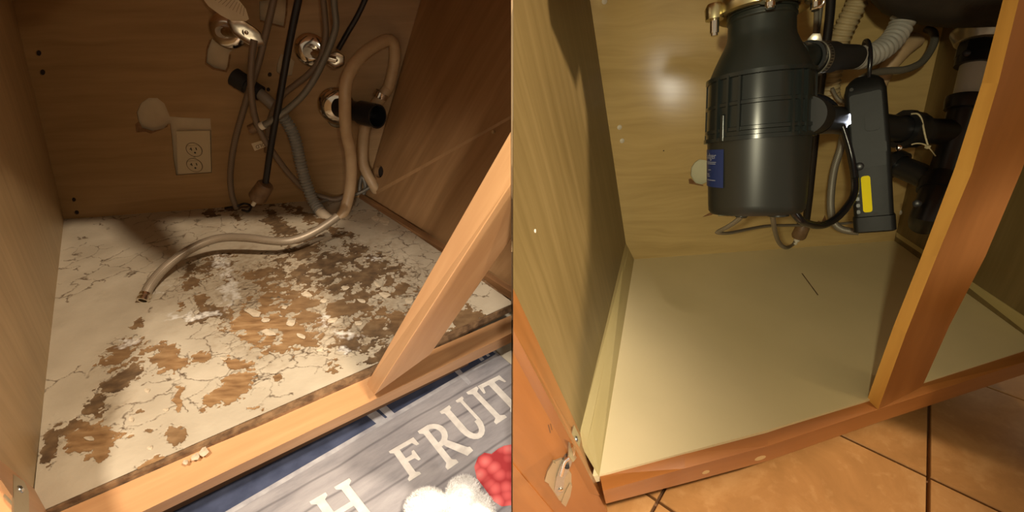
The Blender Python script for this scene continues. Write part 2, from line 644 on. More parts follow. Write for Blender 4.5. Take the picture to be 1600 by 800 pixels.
# back panel with its cut-outs
def circ(plane_, cx, cy, rx, ry, n=28, jag=0.0, seed=0):
    r = random.Random(seed)
    return [on(plane_, cx + rx * math.cos(2 * math.pi * k / n) * (1 + r.uniform(-jag, jag)), cy + ry * math.sin(2 * math.pi * k / n) * (1 + r.uniform(-jag, jag))) for k in range(n)]


def poly(plane_, pts):
    return [on(plane_, *p) for p in pts]


holesA = [
    poly(LB, [(216, 190), (213, 176), (220, 161), (232, 153), (246, 153), (257, 162), (263, 176), (265, 182), (294, 184), (329, 185), (330, 205), (331, 270), (302, 272), (275, 274), (271, 250), (268, 215), (265, 193), (256, 201), (238, 205), (221, 200)]),
    poly(LB, [(330, 62), (340, 24), (352, 15), (370, 22), (378, 40), (372, 66), (358, 84), (355, 104), (352, 110), (334, 106), (322, 98), (324, 78)]),
    poly(LB, [(405, 2), (447, -3), (446, 20), (443, 41), (424, 36), (406, 31)]),
    poly(LB, [(438, 84), (452, 88), (460, 96), (456, 118), (440, 119), (432, 112), (433, 100)]),
    circ(LB, 60, 83, 4.6, 4.6, 12), circ(LB, 66, 113, 4.8, 4.6, 12), circ(LB, 115, 312, 3.6, 3.4, 12), circ(LB, 119.5, 332, 4.0, 3.4, 12),
    circ(LB, 527, 170, 20, 30, 24, 0.02, 3),
    circ(LB, 421.5, 116.5, 3.2, 3.6, 10), circ(LB, 419, 140, 3.2, 3.4, 10), circ(LB, 367, 135, 3.2, 3.4, 10),
]
e_top = 1.35
outA = [BL - UP * 0.02, BR - UP * 0.02, grow(BR, LTR, e_top), grow(BL, LTL, e_top)]
panel('back_panel', outA, holesA, -LBn * 0.004, M['maple_back_a'], cabA, grain=unit(BR - BL))
for (hx, hy, hr_) in ((60, 83, .010), (66, 113, .010), (115, 312, .009), (119.5, 332, .009), (421.5, 116.5, .007), (419, 140, .007), (367, 135, .007)):
    lathe('pin_hole_shade', on(LB, hx, hy) - LBn * 0.0062, LBn, [(-0.001, hr_), (0.001, hr_)], M['hole_shade'], cabA, 12)  # dark discs behind the cut-outs imitate the shade in the holes
# drywall behind the cut-outs (the kitchen wall)
wb = [p - LBn * 0.0135 for p in (BL - UP * 0.12, BR - UP * 0.12, grow(BR, LTR, e_top), grow(BL, LTL, e_top))]
wallA = hexa('wall_back', [wb[0], wb[1], wb[1] - LBn * 0.03, wb[0] - LBn * 0.03], [wb[3], wb[2], wb[2] - LBn * 0.03, wb[3] - LBn * 0.03], M['drywall'])
wallA['kind'] = 'structure'
wallA['label'] = 'beige drywall seen through the holes in the worn back panel'
# torn paper layer beside the round hole
panel('torn_veneer', poly((LB[0] + LBn * 0.0006, LBn), [(211, 194), (216, 190), (222, 200), (238, 205), (256, 201), (263, 193), (262, 198), (250, 204), (240, 207), (236, 209), (228, 206), (213, 207)]), [], -LBn * 0.0005, M['torn_edge'], cabA, grain=unit(BR - BL))
panel('torn_veneer', poly((LB[0] + LBn * 0.0006, LBn), [(330, 62), (324, 78), (322, 98), (334, 106), (352, 110), (355, 104), (358, 86), (361, 84), (358, 104), (354, 113), (333, 109), (320, 100), (322, 77), (327, 62)]), [], -LBn * 0.0005, M['torn_edge'], cabA, grain=unit(BR - BL))
panel('torn_veneer', poly((LB[0] + LBn * 0.0006, LBn), [(447, -3), (446, 20), (443, 41), (424, 36), (406, 31), (406, 34), (424, 39), (445, 44), (449, 20), (450, -3)]), [], -LBn * 0.0005, M['torn_edge'], cabA, grain=unit(BR - BL))

# left side panel
lf_top = on(LLW, -160, 560)
lwn = LLW[1]
pA = [BL - UP * 0.02, grow(BL, LTL, e_top)]
front_low = on(LLW, 95, 800)
front_low2 = on(LLW, 44, 830)
front_top = on(LLW, -420, 380)
panel('side_panel', [pA[0], pA[1], on(LLW, -45, -80), on(LLW, -45, 682), on(LLW, 0, 719), on(LLW, 95, 797), on(LLW, 70, 850)], [], -lwn * 0.016, M['maple_side_a'], cabA, grain=np.array(WL))
# right side panel, runs to the divider
rwn = LRW[1]
d_r = unit(fl(690, 387) - BR)
rp = [BR - UP * 0.02, BR + d_r * 1.15 - UP * 0.02, BR + d_r * 1.15 + (LTR - BR) * e_top, grow(BR, LTR, e_top)]
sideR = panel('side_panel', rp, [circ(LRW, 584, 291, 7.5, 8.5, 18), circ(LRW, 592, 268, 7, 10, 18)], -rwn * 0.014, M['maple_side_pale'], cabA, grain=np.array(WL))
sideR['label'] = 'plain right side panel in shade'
clip(sideR, -1)
dk = hexa('cavity_shade', [p - rwn * 0.022 for p in (on(LRW, 560, 255), on(LRW, 640, 255), on(LRW, 640, 330), on(LRW, 560, 330))], [p - rwn * 0.028 for p in (on(LRW, 560, 255), on(LRW, 640, 255), on(LRW, 640, 330), on(LRW, 560, 330))], M['hole_shade'], sideR)  # dark sheet behind the two side holes stands for the shade within
lathe('screw_cap', on(LRW, 770, 206), rwn, [(-0.004, 0.0), (-0.004, 0.004), (0.001, 0.004), (0.0015, 0.001)], M['maple_side_a'], sideR, 14)

# bottom panel: particle board below, flaking paint layer on top
FRc = fl(803, 474)
board_z = ZF - 0.0015
bt = 0.018
fB = [BL.copy(), BR.copy(), fl(690, 387), fl(755, 434), FRc, fl(570, 587), fl(400, 662), fl(240, 728), fl(100, 786), FLc]
top = [np.array([p[0], p[1], board_z]) for p in fB]
bot = [np.array([p[0], p[1], board_z - bt]) for p in fB]
bottom = hexa('bottom_panel', bot, top, M['board_edge'], cabA)
clip(bottom, -1)


def vnoise(x, y, seed):
    r = np.random.RandomState(seed)
    n = 256
    g = r.rand(n, n)
    xi, yi = np.floor(x).astype(int), np.floor(y).astype(int)
    fx, fy = x - xi, y - yi
    fx = fx * fx * (3 - 2 * fx)
    fy = fy * fy * (3 - 2 * fy)
    a, b = g[xi % n, yi % n], g[(xi + 1) % n, yi % n]
    c_, d_ = g[xi % n, (yi + 1) % n], g[(xi + 1) % n, (yi + 1) % n]
    return (a * (1 - fx) + b * fx) * (1 - fy) + (c_ * (1 - fx) + d_ * fx) * fy


def fbm(x, y, seed, octs=5, gain=0.55):
    s, a, t = 0, 1.0, 0
    for k in range(octs):
        s = s + a * vnoise(x * 2 ** k + 17 * k, y * 2 ** k + 31 * k, seed + k)
        t += a
        a *= gain
    return s / t


def worley(x, y, seed):
    r = np.random.RandomState(seed)
    n = 128
    jx, jy = r.rand(n, n), r.rand(n, n)
    xi, yi = np.floor(x).astype(int), np.floor(y).astype(int)
    f1 = np.full(x.shape, 9.0)
    f2 = np.full(x.shape, 9.0)
    for dx in (-1, 0, 1):
        for dy in (-1, 0, 1):
            cx, cy = xi + dx, yi + dy
            d = np.hypot(cx + jx[cx % n, cy % n] - x, cy + jy[cx % n, cy % n] - y)
            f2 = np.where(d < f1, f1, np.minimum(f2, d))
            f1 = np.minimum(f1, d)
    return f1, f2


# bare patches where the paint has come away: centre and half-axes (in photograph pixels on the floor), turn, depth of wear, darkness
BARE = [(83, 690, 13, 30, 5, 1, .75), (105, 668, 30, 10, -20, .9, .7), (150, 685, 32, 24, -10, 1, .15), (120, 690, 16, 16, 0, 1, .35), (160, 712, 14, 12, 0, .9, .1),
        (190, 598, 40, 14, -38, 1, .8), (150, 632, 24, 14, -35, 1, .75), (112, 655, 10, 8, 0, .8, .8), (196, 540, 42, 20, -18, .55, .55),
        (254, 562, 27, 19, 20, 1, .25), (185, 563, 24, 12, -20, 1, .35), (213, 505, 16, 8, -30, .8, .6), (310, 559, 18, 10, 0, 1, .35), (276, 619, 9, 20, 10, 1, .25), (360, 612, 46, 16, -32, 1, .1), (372, 595, 20, 12, -20, 1, .1),
        (372, 567, 20, 7, 0, 1, .2), (268, 680, 17, 14, 0, 1, .5), (240, 733, 36, 11, -24, 1, .1), (215, 640, 7, 5, 0, .8, .6), (230, 673, 9, 5, -20, .8, .6), (202, 688, 8, 4, -20, .8, .5),
        (325, 494, 30, 14, -12, 1, .85), (342, 500, 10, 9, 0, .8, .8), (310, 470, 18, 9, 20, .9, .5), (280, 475, 6, 8, 0, .6, .4),
        (430, 520, 66, 28, 8, .95, .3), (395, 505, 32, 18, 20, .9, .1), (470, 480, 80, 26, 5, .75, .4), (540, 425, 76, 28, 0, 1, .95), (500, 405, 70, 20, 0, .9, .95), (580, 415, 40, 24, 10, .8, .75), (580, 520, 60, 26, -15, .85, .85), (540, 480, 60, 20, -10, .7, .7), (620, 450, 46, 18, 20, .6, .55),
        (415, 435, 52, 20, 0, .7, .5), (330, 420, 42, 22, -20, .7, .7), (300, 440, 34, 16, -30, .6, .6), (610, 495, 26, 12, -10, .9, .2), (655, 480, 30, 14, -30, .7, .6), (450, 545, 40, 10, 0, .7, .4),
        (440, 353, 28, 11, 20, .95, .8), (422, 338, 12, 10, 0, .9, .8), (335, 332, 12, 6, 0, 1, .9), (372, 343, 14, 5, 20, .7, .7), (470, 335, 40, 5, 28, .9, .6), (505, 352, 36, 6, 24, .9, .6), (390, 322, 60, 5, -5, .8, .7), (460, 370, 40, 8, 0, .8, .8), (545, 370, 26, 8, 20, .6, .7),
        (722, 500, 26, 16, -20, 1, .6), (690, 525, 24, 10, -28, .9, .7), (600, 555, 34, 9, -24, .8, .7), (520, 570, 20, 8, -20, .5, .5), (430, 590, 14, 6, 0, .7, .4), (400, 635, 16, 6, -25, .6, .3), (560, 390, 30, 8, 20, .5, .7)]
POWDER = [(356, 450, 10, 22, 15, 1), (362, 462, 14, 10, 0, .8), (300, 493, 34, 5, -4, 1), (285, 497, 14, 4, 0, .8), (345, 412, 22, 16, 0, .75), (335, 398, 14, 10, 0, .6), (545, 543, 14, 8, 0, .8), (508, 498, 18, 14, 20, .6), (195, 535, 26, 10, -20, .55), (540, 520, 30, 8, 10, .5), (250, 440, 22, 8, 10, .4), (590, 402, 26, 8, 20, .35), (255, 455, 16, 3, 12, .5)]
STAIN = [(470, 455, 180, 80, 0, 1.0), (345, 420, 80, 50, -10, .5), (540, 420, 110, 50, 0, .9), (580, 520, 80, 50, -10, .7), (195, 545, 50, 24, -20, .5), (430, 350, 90, 24, 5, .4), (170, 620, 50, 50, -40, .2), (120, 690, 60, 50, 0, .1)]


def blobs(lst, X, Y, wx, wy, soft=1.0):
    f = np.full(X.shape, -1.2)
    t = np.zeros(X.shape)
    tw = np.zeros(X.shape) + 1e-6
    for b in lst:
        a = math.radians(b[4])
        dx, dy = X + wx - b[0], Y + wy - b[1]
        u, v = (dx * math.cos(a) + dy * math.sin(a)) / b[2], (-dx * math.sin(a) + dy * math.cos(a)) / b[3]
        q = b[5] - np.sqrt(u * u + v * v) * soft
        f = np.maximum(f, np.clip(q, -1.2, 0.6))
        if len(b) > 6:
            g = np.exp(-np.clip(u * u + v * v, 0, 30) * 0.7)
            t += g * b[6]
            tw += g
    return f, t / tw


def paint_layer():
    nx, ny = 640, 560
    s, t = np.meshgrid(np.linspace(0, 1, nx), np.linspace(0, 1, ny), indexing='ij')
    A, B_, Cc, Dd = BL, BR, FRc, FLc
    Pt = (A[None, None] * ((1 - s) * (1 - t))[..., None] + B_[None, None] * (s * (1 - t))[..., None] + Cc[None, None] * (s * t)[..., None] + Dd[None, None] * ((1 - s) * t)[..., None])
    v = Pt - C
    dep = v @ FW
    X = 800 + FOC * (v @ RT) / dep
    Y = 400 + FOC * (v @ DN) / dep
    xm, ym = Pt[..., 0] + 5, Pt[..., 1] + 5
    wx = (fbm(xm * 22, ym * 22, 11) - .5) * 34 + (fbm(xm * 90, ym * 90, 12, 4) - .5) * 18
    wy = (fbm(xm * 22, ym * 22, 13) - .5) * 24 + (fbm(xm * 90, ym * 90, 14, 4) - .5) * 13
    f, tone = blobs(BARE, X, Y, wx, wy)
    fine = fbm(xm * 60, ym * 60, 21, 5, .65) - .5
    field = f + fine * 1.5 + (fbm(xm * 190, ym * 190, 23, 3, .6) - .5) * .7 + 0.03
    # islands of paint in the big worn centre
    f1, f2 = worley(xm * 42 + wx * .02, ym * 42 + wy * .02, 5)
    isl = fbm(xm * 38, ym * 38, 31, 4)
    cen = np.exp(-(((X - 480) / 190) ** 2 + ((Y - 470) / 95) ** 2))
    field = field + cen * .22 - np.clip((isl - .535) * 9, 0, 1) * cen * 1.4
    # cracks along the borders of cells
    wxx, wyy = (fbm(xm * 30, ym * 30, 41) - .5) * .9, (fbm(xm * 30, ym * 30, 43) - .5) * .9
    f1, f2 = worley(xm * 17 + wxx, ym * 17 + wyy, 6)
    g1, g2 = worley(xm * 48 + wxx * 2, ym * 48 + wyy * 2, 8)
    dens = fbm(xm * 7, ym * 7, 51, 3)
    near = np.clip(f + 1.1, 0, 1)
    crack = np.clip(1 - (f2 - f1) / 0.06, 0, 1) * (dens > .44) + np.clip(1 - (g2 - g1) / 0.085, 0, 1) * ((dens * .5 + near * .42) > .50) * .9
    crack = np.clip(crack, 0, 1)
    pw, _ = blobs(POWDER, X, Y, wx * .9, wy * .9, .8)
    pw = np.clip(pw + (fbm(xm * 140, ym * 140, 61, 3) - .5) * 1.5, 0, .7) / .7
    st, _ = blobs(STAIN, X, Y, wx * 2, wy * 2, 1.0)
    st = np.clip(st + .48 + (fbm(xm * 18, ym * 18, 71) - .5) * 1.4, 0, 1)
    lift = 1 / (1 + np.exp(np.clip(field * 26, -40, 40)))
    lift = lift * (1 - .7 * crack)
    edge = np.exp(-(field / 0.12) ** 2)
    z = ZF - 0.0008 + lift * 0.0014 + edge * lift * 0.0012
    V = np.stack([Pt[..., 0], Pt[..., 1], z], -1).reshape(-1, 3)
    idx = np.arange(nx * ny).reshape(nx, ny)
    q = np.stack([idx[:-1, :-1], idx[:-1, 1:], idx[1:, 1:], idx[1:, :-1]], -1).reshape(-1, 4)
    keep = V[q, 0].max(1) < -X0
    q = q[keep]
    c = (V.min(0) + V.max(0)) / 2
    me = bpy.data.meshes.new('paint_layer')
    me.vertices.add(len(V))
    me.vertices.foreach_set('co', (V - c).ravel())
    me.loops.add(q.size)
    me.loops.foreach_set('vertex_index', q.ravel())
    me.polygons.add(len(q))
    me.polygons.foreach_set('loop_start', np.arange(0, q.size, 4))
    me.update(calc_edges=True)
    me.polygons.foreach_set('use_smooth', np.ones(len(q), bool))
    for nm, arr in (('bare', field), ('tone', tone), ('crack', crack), ('powder', pw), ('stain', st)):
        a = me.attributes.new(nm, 'FLOAT', 'POINT')
        a.data.foreach_set('value', arr.ravel().astype(np.float32))
    m = mat('peeling_cream_paint', rough=0.55)
    b = m.node_tree.nodes['Principled BSDF']
    tc = nd(m, 'ShaderNodeTexCoord')

    def att(n):
        a = nd(m, 'ShaderNodeAttribute')
        a.attribute_name = n
        return a

    def mix(fac, a, b_, facout='Value'):
        mx = nd(m, 'ShaderNodeMix', data_type='RGBA')
        if isinstance(fac, tuple):
            lk(m, fac[0], fac[1], mx, 0)
        else:
            mx.inputs[0].default_value = fac
        for k, s_ in ((6, a), (7, b_)):
            if isinstance(s_, tuple) and not isinstance(s_[0], (int, float)):
                lk(m, s_[0], s_[1], mx, k)
            else:
                mx.inputs[k].default_value = (*s_, 1)
        return (mx, 2)

    def noise(scale, detail=5.0, stretch=None):
        n = nd(m, 'ShaderNodeTexNoise', Scale=scale, Detail=detail)
        if stretch:
            mp = nd(m, 'ShaderNodeMapping')
            mp.inputs['Scale'].default_value = stretch
            mp.inputs['Rotation'].default_value = (0, 0, -0.6)
            lk(m, tc, 'Object', mp, 'Vector')
            lk(m, mp, 'Vector', n, 'Vector')
        else:
            lk(m, tc, 'Object', n, 'Vector')
        return n

    def step(a, out, lo, hi):
        r = nd(m, 'ShaderNodeMapRange')
        lk(m, a, out, r, 0)
        r.inputs[1].default_value = lo
        r.inputs[2].default_value = hi
        return r

    n1 = noise(9, 6)
    cream = ramp(m, [(0.3, (0.41, 0.345, 0.25)), (0.55, (0.49, 0.42, 0.31)), (0.75, (0.56, 0.485, 0.365))])
    lk(m, n1, 'Fac', cream, 'Fac')
    n_s = noise(70, 5)
    sm = nd(m, 'ShaderNodeMath', operation='MULTIPLY')
    stn = att('stain')
    lk(m, stn, 'Fac', sm, 0)
    rs = ramp(m, [(0.35, (0.15, 0.15, 0.15)), (0.7, (0.95, 0.95, 0.95))])
    lk(m, n_s, 'Fac', rs, 'Fac')
    lk(m, rs, 'Color', sm, 1)
    paint = mix((sm, 'Value'), (cream, 'Color'), (0.27, 0.20, 0.125))
    ck = att('crack')
    n_c = noise(30, 2)
    cm = nd(m, 'ShaderNodeMath', operation='MULTIPLY')
    lk(m, ck, 'Fac', cm, 0)
    r_c = ramp(m, [(0.28, (0, 0, 0)), (0.5, (1, 1, 1))])
    lk(m, n_c, 'Fac', r_c, 'Fac')
    lk(m, r_c, 'Color', cm, 1)
    paint = mix((cm, 'Value'), paint, (0.085, 0.052, 0.028))
    n2 = noise(26, 7, (1, 3.5, 1))
    orange = ramp(m, [(0.3, (0.17, 0.085, 0.030)), (0.5, (0.27, 0.150, 0.060)), (0.7, (0.36, 0.22, 0.10))])
    lk(m, n2, 'Fac', orange, 'Fac')
    n3 = noise(45, 8)
    darkr = ramp(m, [(0.3, (0.070, 0.040, 0.018)), (0.55, (0.135, 0.080, 0.036)), (0.75, (0.215, 0.14, 0.07))])
    lk(m, n3, 'Fac', darkr, 'Fac')
    tn = att('tone')
    ts = step(tn, 'Fac', 0.25, 0.75)
    bare = mix((ts, 0), (orange, 'Color'), (darkr, 'Color'))
    bm_ = step(att('bare'), 'Fac', -0.02, 0.02)
    col = mix((bm_, 0), paint, bare)
    # dark line right at the broken edge
    ed = nd(m, 'ShaderNodeMath', operation='ABSOLUTE')
    lk(m, att('bare'), 'Fac', ed, 0)
    eds = step(ed, 'Value', 0.05, 0.0)
    em = nd(m, 'ShaderNodeMath', operation='MULTIPLY')
    lk(m, eds, 0, em, 0)
    em.inputs[1].default_value = 0.45
    col = mix((em, 'Value'), col, (0.14, 0.085, 0.04))
    pwd = att('powder')
    col = mix((pwd, 'Fac'), col, (0.66, 0.62, 0.55))
    lk(m, col[0], 2, b, 'Base Color')
    bp = nd(m, 'ShaderNodeBump', Strength=0.35, Distance=0.0015)
    n5 = noise(120, 5)
    lk(m, n5, 'Fac', bp, 'Height')
    lk(m, bp, 'Normal', b, 'Normal')
    rr = mix((bm_, 0), (0.42, 0.42, 0.42), (0.75, 0.75, 0.75))
    lk(m, rr[0], 2, b, 'Roughness')
    me.materials.append(m)
    o = bpy.data.objects.new('paint_layer', me)
    link(o)
    o.parent = bottom
    o.location = Vector(c) - wloc(bottom)
    o['label'] = 'cracked cream paint with brown bare patches'
    return m


paint_mat = paint_layer()
M['flake'] = speckled('loose_cream_flake', (0.46, 0.37, 0.25), (0.60, 0.50, 0.36), 0.7, 0, 90)
# loose curled flakes lying on the damaged floor
FLK = [(140, 685, 11, 4, 15), (318, 706, 9, 7, -30), (305, 714, 8, 6, -30), (290, 722, 5, 4, 0), (420, 520, 12, 6, 20), (455, 505, 8, 5, 0), (520, 500, 9, 4, -10), (480, 460, 10, 5, 20), (395, 488, 16, 6, 20), (600, 460, 10, 5, 10), (540, 450, 7, 4, 0), (590, 445, 7, 3, 40), (500, 545, 8, 4, -20), (560, 505, 7, 4, 10), (640, 470, 9, 5, 0), (350, 560, 7, 3, 10), (230, 610, 6, 4, 0), (205, 655, 6, 4, 30), (260, 640, 6, 3, 0), (600, 345, 10, 7, 20), (587, 342, 7, 5, 0), (415, 500, 7, 4, 0), (445, 480, 6, 3, 0), (505, 470, 6, 4, 0), (565, 470, 8, 3, 15), (625, 520, 6, 3, 0), (470, 525, 9, 4, 25), (235, 700, 6, 4, -20)]
fr = random.Random(3)
for (cx, cy, rx, ry, a) in FLK:
    n = 9
    loop = []
    ca, sa = math.cos(math.radians(a)), math.sin(math.radians(a))
    for k in range(n):
        an = 2 * math.pi * k / n
        q = fr.uniform(.65, 1.1)
        ex, ey = rx * math.cos(an) * q, ry * math.sin(an) * q
        p = fl(cx + ex * ca - ey * sa, cy + ex * sa + ey * ca, ZF + 0.0012)
        p[2] += 0.0022 * max(0, math.cos(an)) ** 2
        loop.append(p)
    ctr = sum(loop) / n
    v = loop + [ctr] + [p - UP * 0.0007 for p in loop] + [ctr - UP * 0.0007]
    f = [(k, (k + 1) % n, n) for k in range(n)] + [((k + 1) % n + n + 1, k + n + 1, 2 * n + 1) for k in range(n)] + [(k, k + n + 1, (k + 1) % n + n + 1, (k + 1) % n) for k in range(n)]
    o = obj('paint_flake', v, f, M['flake'], bottom)

# strip of exposed board edge along the right wall
sA = [BR, fl(690, 387), fl(755, 434)]
sh = 0.016
wq = np.cross(UP, d_r)
wq = wq if wq @ rwn > 0 else -wq
wq = unit(wq)
o = hexa('trim_strip', [BR - UP * 0.01 + d_r * .004, BR - UP * 0.01 + wq * 0.012 + d_r * .004, BR + d_r * 0.83 + wq * 0.012 - UP * 0.01, BR + d_r * 0.83 - UP * 0.01],
         [BR + UP * sh + d_r * .004, BR + UP * sh * .55 + wq * 0.010 + d_r * .004, BR + d_r * 0.83 + wq * 0.010 + UP * sh * .55, BR + d_r * 0.83 + UP * sh], wood('dark_strip', (0.12, 0.055, 0.02), (0.20, 0.095, 0.035), (0.28, 0.145, 0.06), 0.6, 4, 60, .6), cabA, grain=d_r)
clip(o, -1)

# face frame: bottom rail, centre stile, left stile
rz = 0.112
rback_a, rback_b = fl(100, 797, rz), fl(800, 492, rz)
LFn = LF[1]
r_bot = on(LF, 412, 721) - ra
drop = abs(((r_bot) @ WL)) if True else 0.03
drop = 0.022
a0, b0 = ra - rail_dir * 0.5, rb + rail_dir * 0.25
a1, b1 = rback_a + unit(rback_a - rback_b) * 0.15, rback_b + unit(rback_b - rback_a) * 0.15
low_a, low_b = on(LF, 300, 777), on(LF, 770, 549)
ldir = unit(low_b - low_a)
la, lb = low_a - ldir * 0.5, low_b + ldir * 0.25
rail = hexa('bottom_rail', [a0, b0, b1, a1], [la, lb, lb - fn * 0.03, la - fn * 0.03], M['frame_a'], cabA, grain=rail_dir)
clip(rail, -1)

P2 = fl(585, 617, rz)
P2 = on(LF, 585, 617)
P3 = on(LF, 672, 554)
P1 = fl(573, 600, rz)
LFb = (P1, LFn)
t2, t3, t1 = on(LF, 798, 287), on(LF, 798, 374), on(LFb, 798, 205)
S = 1.9
P4 = P1 + (P3 - P2)
t4 = t1 + (t3 - t2)
stile = hexa('stile', [P1, P2, P3, P4], [grow(P1, t1, S), grow(P2, t2, S), grow(P3, t3, S), grow(P4, t4, S)], M['frame_a'], cabA, grain=t2 - P2, bevel=0.0012)
clip(stile, -1)

# left stile: inner edge strip seen at the lower left corner, and the opened door beside it
sa0, sa1 = on(LLW, 0, 719), on(LLW, 95, 797)
sdir = unit(sa1 - sa0)
sb0, sb1 = px(0, 766, 0.50), px(26, 800, 0.485)
sbd = unit(sb1 - sb0)
q0, q1 = sa0 - sdir * 0.10, sa1 + sdir * 0.05
u0, u1 = sb0 - sbd * 0.08, sb1 + sbd * 0.12
dn_ = unit(np.cross(sdir, q0 - u0))
dn_ = dn_ if dn_ @ (C - q0) > 0 else -dn_
hexa('stile', [q0, q1, u1, u0], [p - lwn * 0.02 for p in (q0, q1, u1, u0)], M['frame_a'], cabA, grain=sdir)
dv = unit(u1 - u0)
side = unit(np.array([-0.75, -0.35, -0.25]))
g0, g1 = u0 + side * 0.006 - UP * 0.004, u1 + side * 0.006 - UP * 0.004
doorA = hexa('door', [g0, g1, g1 + side * 0.3, g0 + side * 0.3], [p - np.array([0.02, 0.01, 0.03]) * .6 for p in (g0, g1, g1 + side * 0.3, g0 + side * 0.3)], M['frame_a'], cabA, grain=dv)
# hinge plate on the stile
hn = dn_
hc = px(30, 772, 0.49)
pl_s = plane(px(30, 755, .5387), px(30, 770, .4964), px(40, 790, .4824))
hp = [on(pl_s, *p, 0.006) for p in ((21, 741), (38, 752), (45, 768), (46, 812), (22, 812))]
hinge = panel('hinge', hp, [], -pl_s[1] * 0.0015, M['brass_plate'], cabA)
hs = on(pl_s, 31, 765, 0.007)
lathe('screw', hs, pl_s[1], [(-0.001, 0.0), (-0.001, 0.0052), (0.001, 0.0052), (0.0028, 0.003), (0.003, 0.0)], M['zinc'], hinge, 18)
tube('hinge_arm', [px(12, 774, .485), px(20, 781, .475), px(28, 789, .47), px(33, 800, .465), px(35, 815, .46)], 0.0035, M['brass_plate'], hinge)

# toe kick and top (unseen counter edge, shaped to shade the back)
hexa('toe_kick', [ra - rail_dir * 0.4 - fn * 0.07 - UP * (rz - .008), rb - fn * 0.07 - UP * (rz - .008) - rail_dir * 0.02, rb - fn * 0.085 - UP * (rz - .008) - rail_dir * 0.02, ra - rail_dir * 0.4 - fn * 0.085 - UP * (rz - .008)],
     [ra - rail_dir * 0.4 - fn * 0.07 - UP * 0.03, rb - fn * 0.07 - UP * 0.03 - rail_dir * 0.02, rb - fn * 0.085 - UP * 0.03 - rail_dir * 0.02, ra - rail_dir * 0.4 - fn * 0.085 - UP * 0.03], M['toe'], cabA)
# unseen counter above the picture: its cut edge is shaped to cast the interior shade
RBL, RBR = fl(992, 405), fl(1400, 376)
RB = plane(RBL, RBR, RBL + UP)
cbl = on(RB, 979, 388)
RTL = on(RB, 922, 0)
RLW = plane(cbl, RTL, fl(907, 680))


def on_r(x, y):
    return on(RLW, x, y)


TZ = 0.80
LAMP = np.array([1.60, -0.50, 2.80])


def over(p):
    return LAMP + (p - LAMP) * ((TZ - LAMP[2]) / (p[2] - LAMP[2]))


edge = [over(p) for p in (on(LLW, -160, 190), on(LLW, 0, 268), fl(99, 350), fl(172, 346), fl(222, 392), fl(285, 428), fl(318, 420), fl(290, 386), fl(258, 346), fl(320, 344), fl(520, 340), fl(560, 362), fl(590, 400), fl(680, 392), on(LRW, 700, 352), on(LRW, 795, 330), fl(812, 474), fl(930, 778), fl(1200, 706), fl(1355, 655), fl(1600, 578), fl(1700, 548))]  # outline found by tracing wanted shade borders back towards the lamp
far = [np.array([edge[-1][0], 1.2, TZ]), np.array([1.25, 1.66, TZ]), np.array([-1.9, 1.55, TZ]), np.array([-1.9, edge[0][1], TZ])]
ctop = edge + far
cabtop = panel('trim_1', ctop, [], UP * 0.03, M['frame_a'], None, grain=rail_dir)
cabtop['kind'] = 'structure'
cabtop['label'] = 'unseen countertop above both cabinets, its opening shaped to cast the shade'

# ------------------------------------------------------------------ things on the left back wall


def wl(x, y, off=0.0):
    return on(LB, x, y, off)


# outlet
ot = thing('wall_outlet', wl(303, 272), 'almond double power outlet set in the cut-out of the worn back panel', 'outlet')
inset = 0.010
LBi = (LB[0] - LBn * 0.004, LBn)
panel('faceplate', poly(LBi, [(275.5, 205), (328, 204.5), (330, 269), (304, 270.5), (278, 272.5)]), [], -LBn * 0.006, M['plastic_white'], ot)
u_, v_ = unit(BR - BL), UP
for cy in (234, 258):
    c0 = on(LBi, 303.5 + (0 if cy == 234 else .6), cy, 0.0)
    rc = fixn(obj('receptacle', *(lambda L: (L, [tuple(range(20)), *[(k, (k + 1) % 20, 20 + (k + 1) % 20, 20 + k) for k in range(20)]]))(
        [c0 + LBn * 0.0016 + u_ * 0.0195 * math.cos(a) + v_ * max(-0.0135, min(0.0135, 0.0185 * math.sin(a))) for a in [2 * math.pi * k / 20 for k in range(20)]] +
        [c0 - LBn * 0.001 + u_ * 0.021 * math.cos(a) + v_ * max(-0.0150, min(0.0150, 0.020 * math.sin(a))) for a in [2 * math.pi * k / 20 for k in range(20)]]), M['plastic_white'], ot))
    z0 = c0 + LBn * 0.0018
    box('slot', z0 - u_ * 0.0065 + v_ * 0.003, u_ * 0.0011, v_ * 0.0045, LBn * 0.0004, M['slot'], rc)
    box('slot', z0 - u_ * 0.0090 + v_ * 0.003, u_ * 0.0022, v_ * 0.0011, LBn * 0.0004, M['slot'], rc)
    box('slot', z0 + u_ * 0.0070 + v_ * 0.003, u_ * 0.0012, v_ * 0.0038, LBn * 0.0004, M['slot'], rc)
    lathe('slot', z0 - v_ * 0.0085, LBn, [(-0.0004, 0.0026), (0.0004, 0.0026)], M['slot'], rc, 14)
    lathe('seam', z0, LBn, [(-0.0018, 0.0218), (-0.0012, 0.0218), (-0.0012, 0.0205)], M['ink'], rc, 28, closed=False)
lathe('screw', on(LBi, 303.8, 246.2, 0.0008), LBn, [(-0.001, 0.0028), (0.0008, 0.0028), (0.0012, 0.001)], M['chrome_dull'], ot, 14)


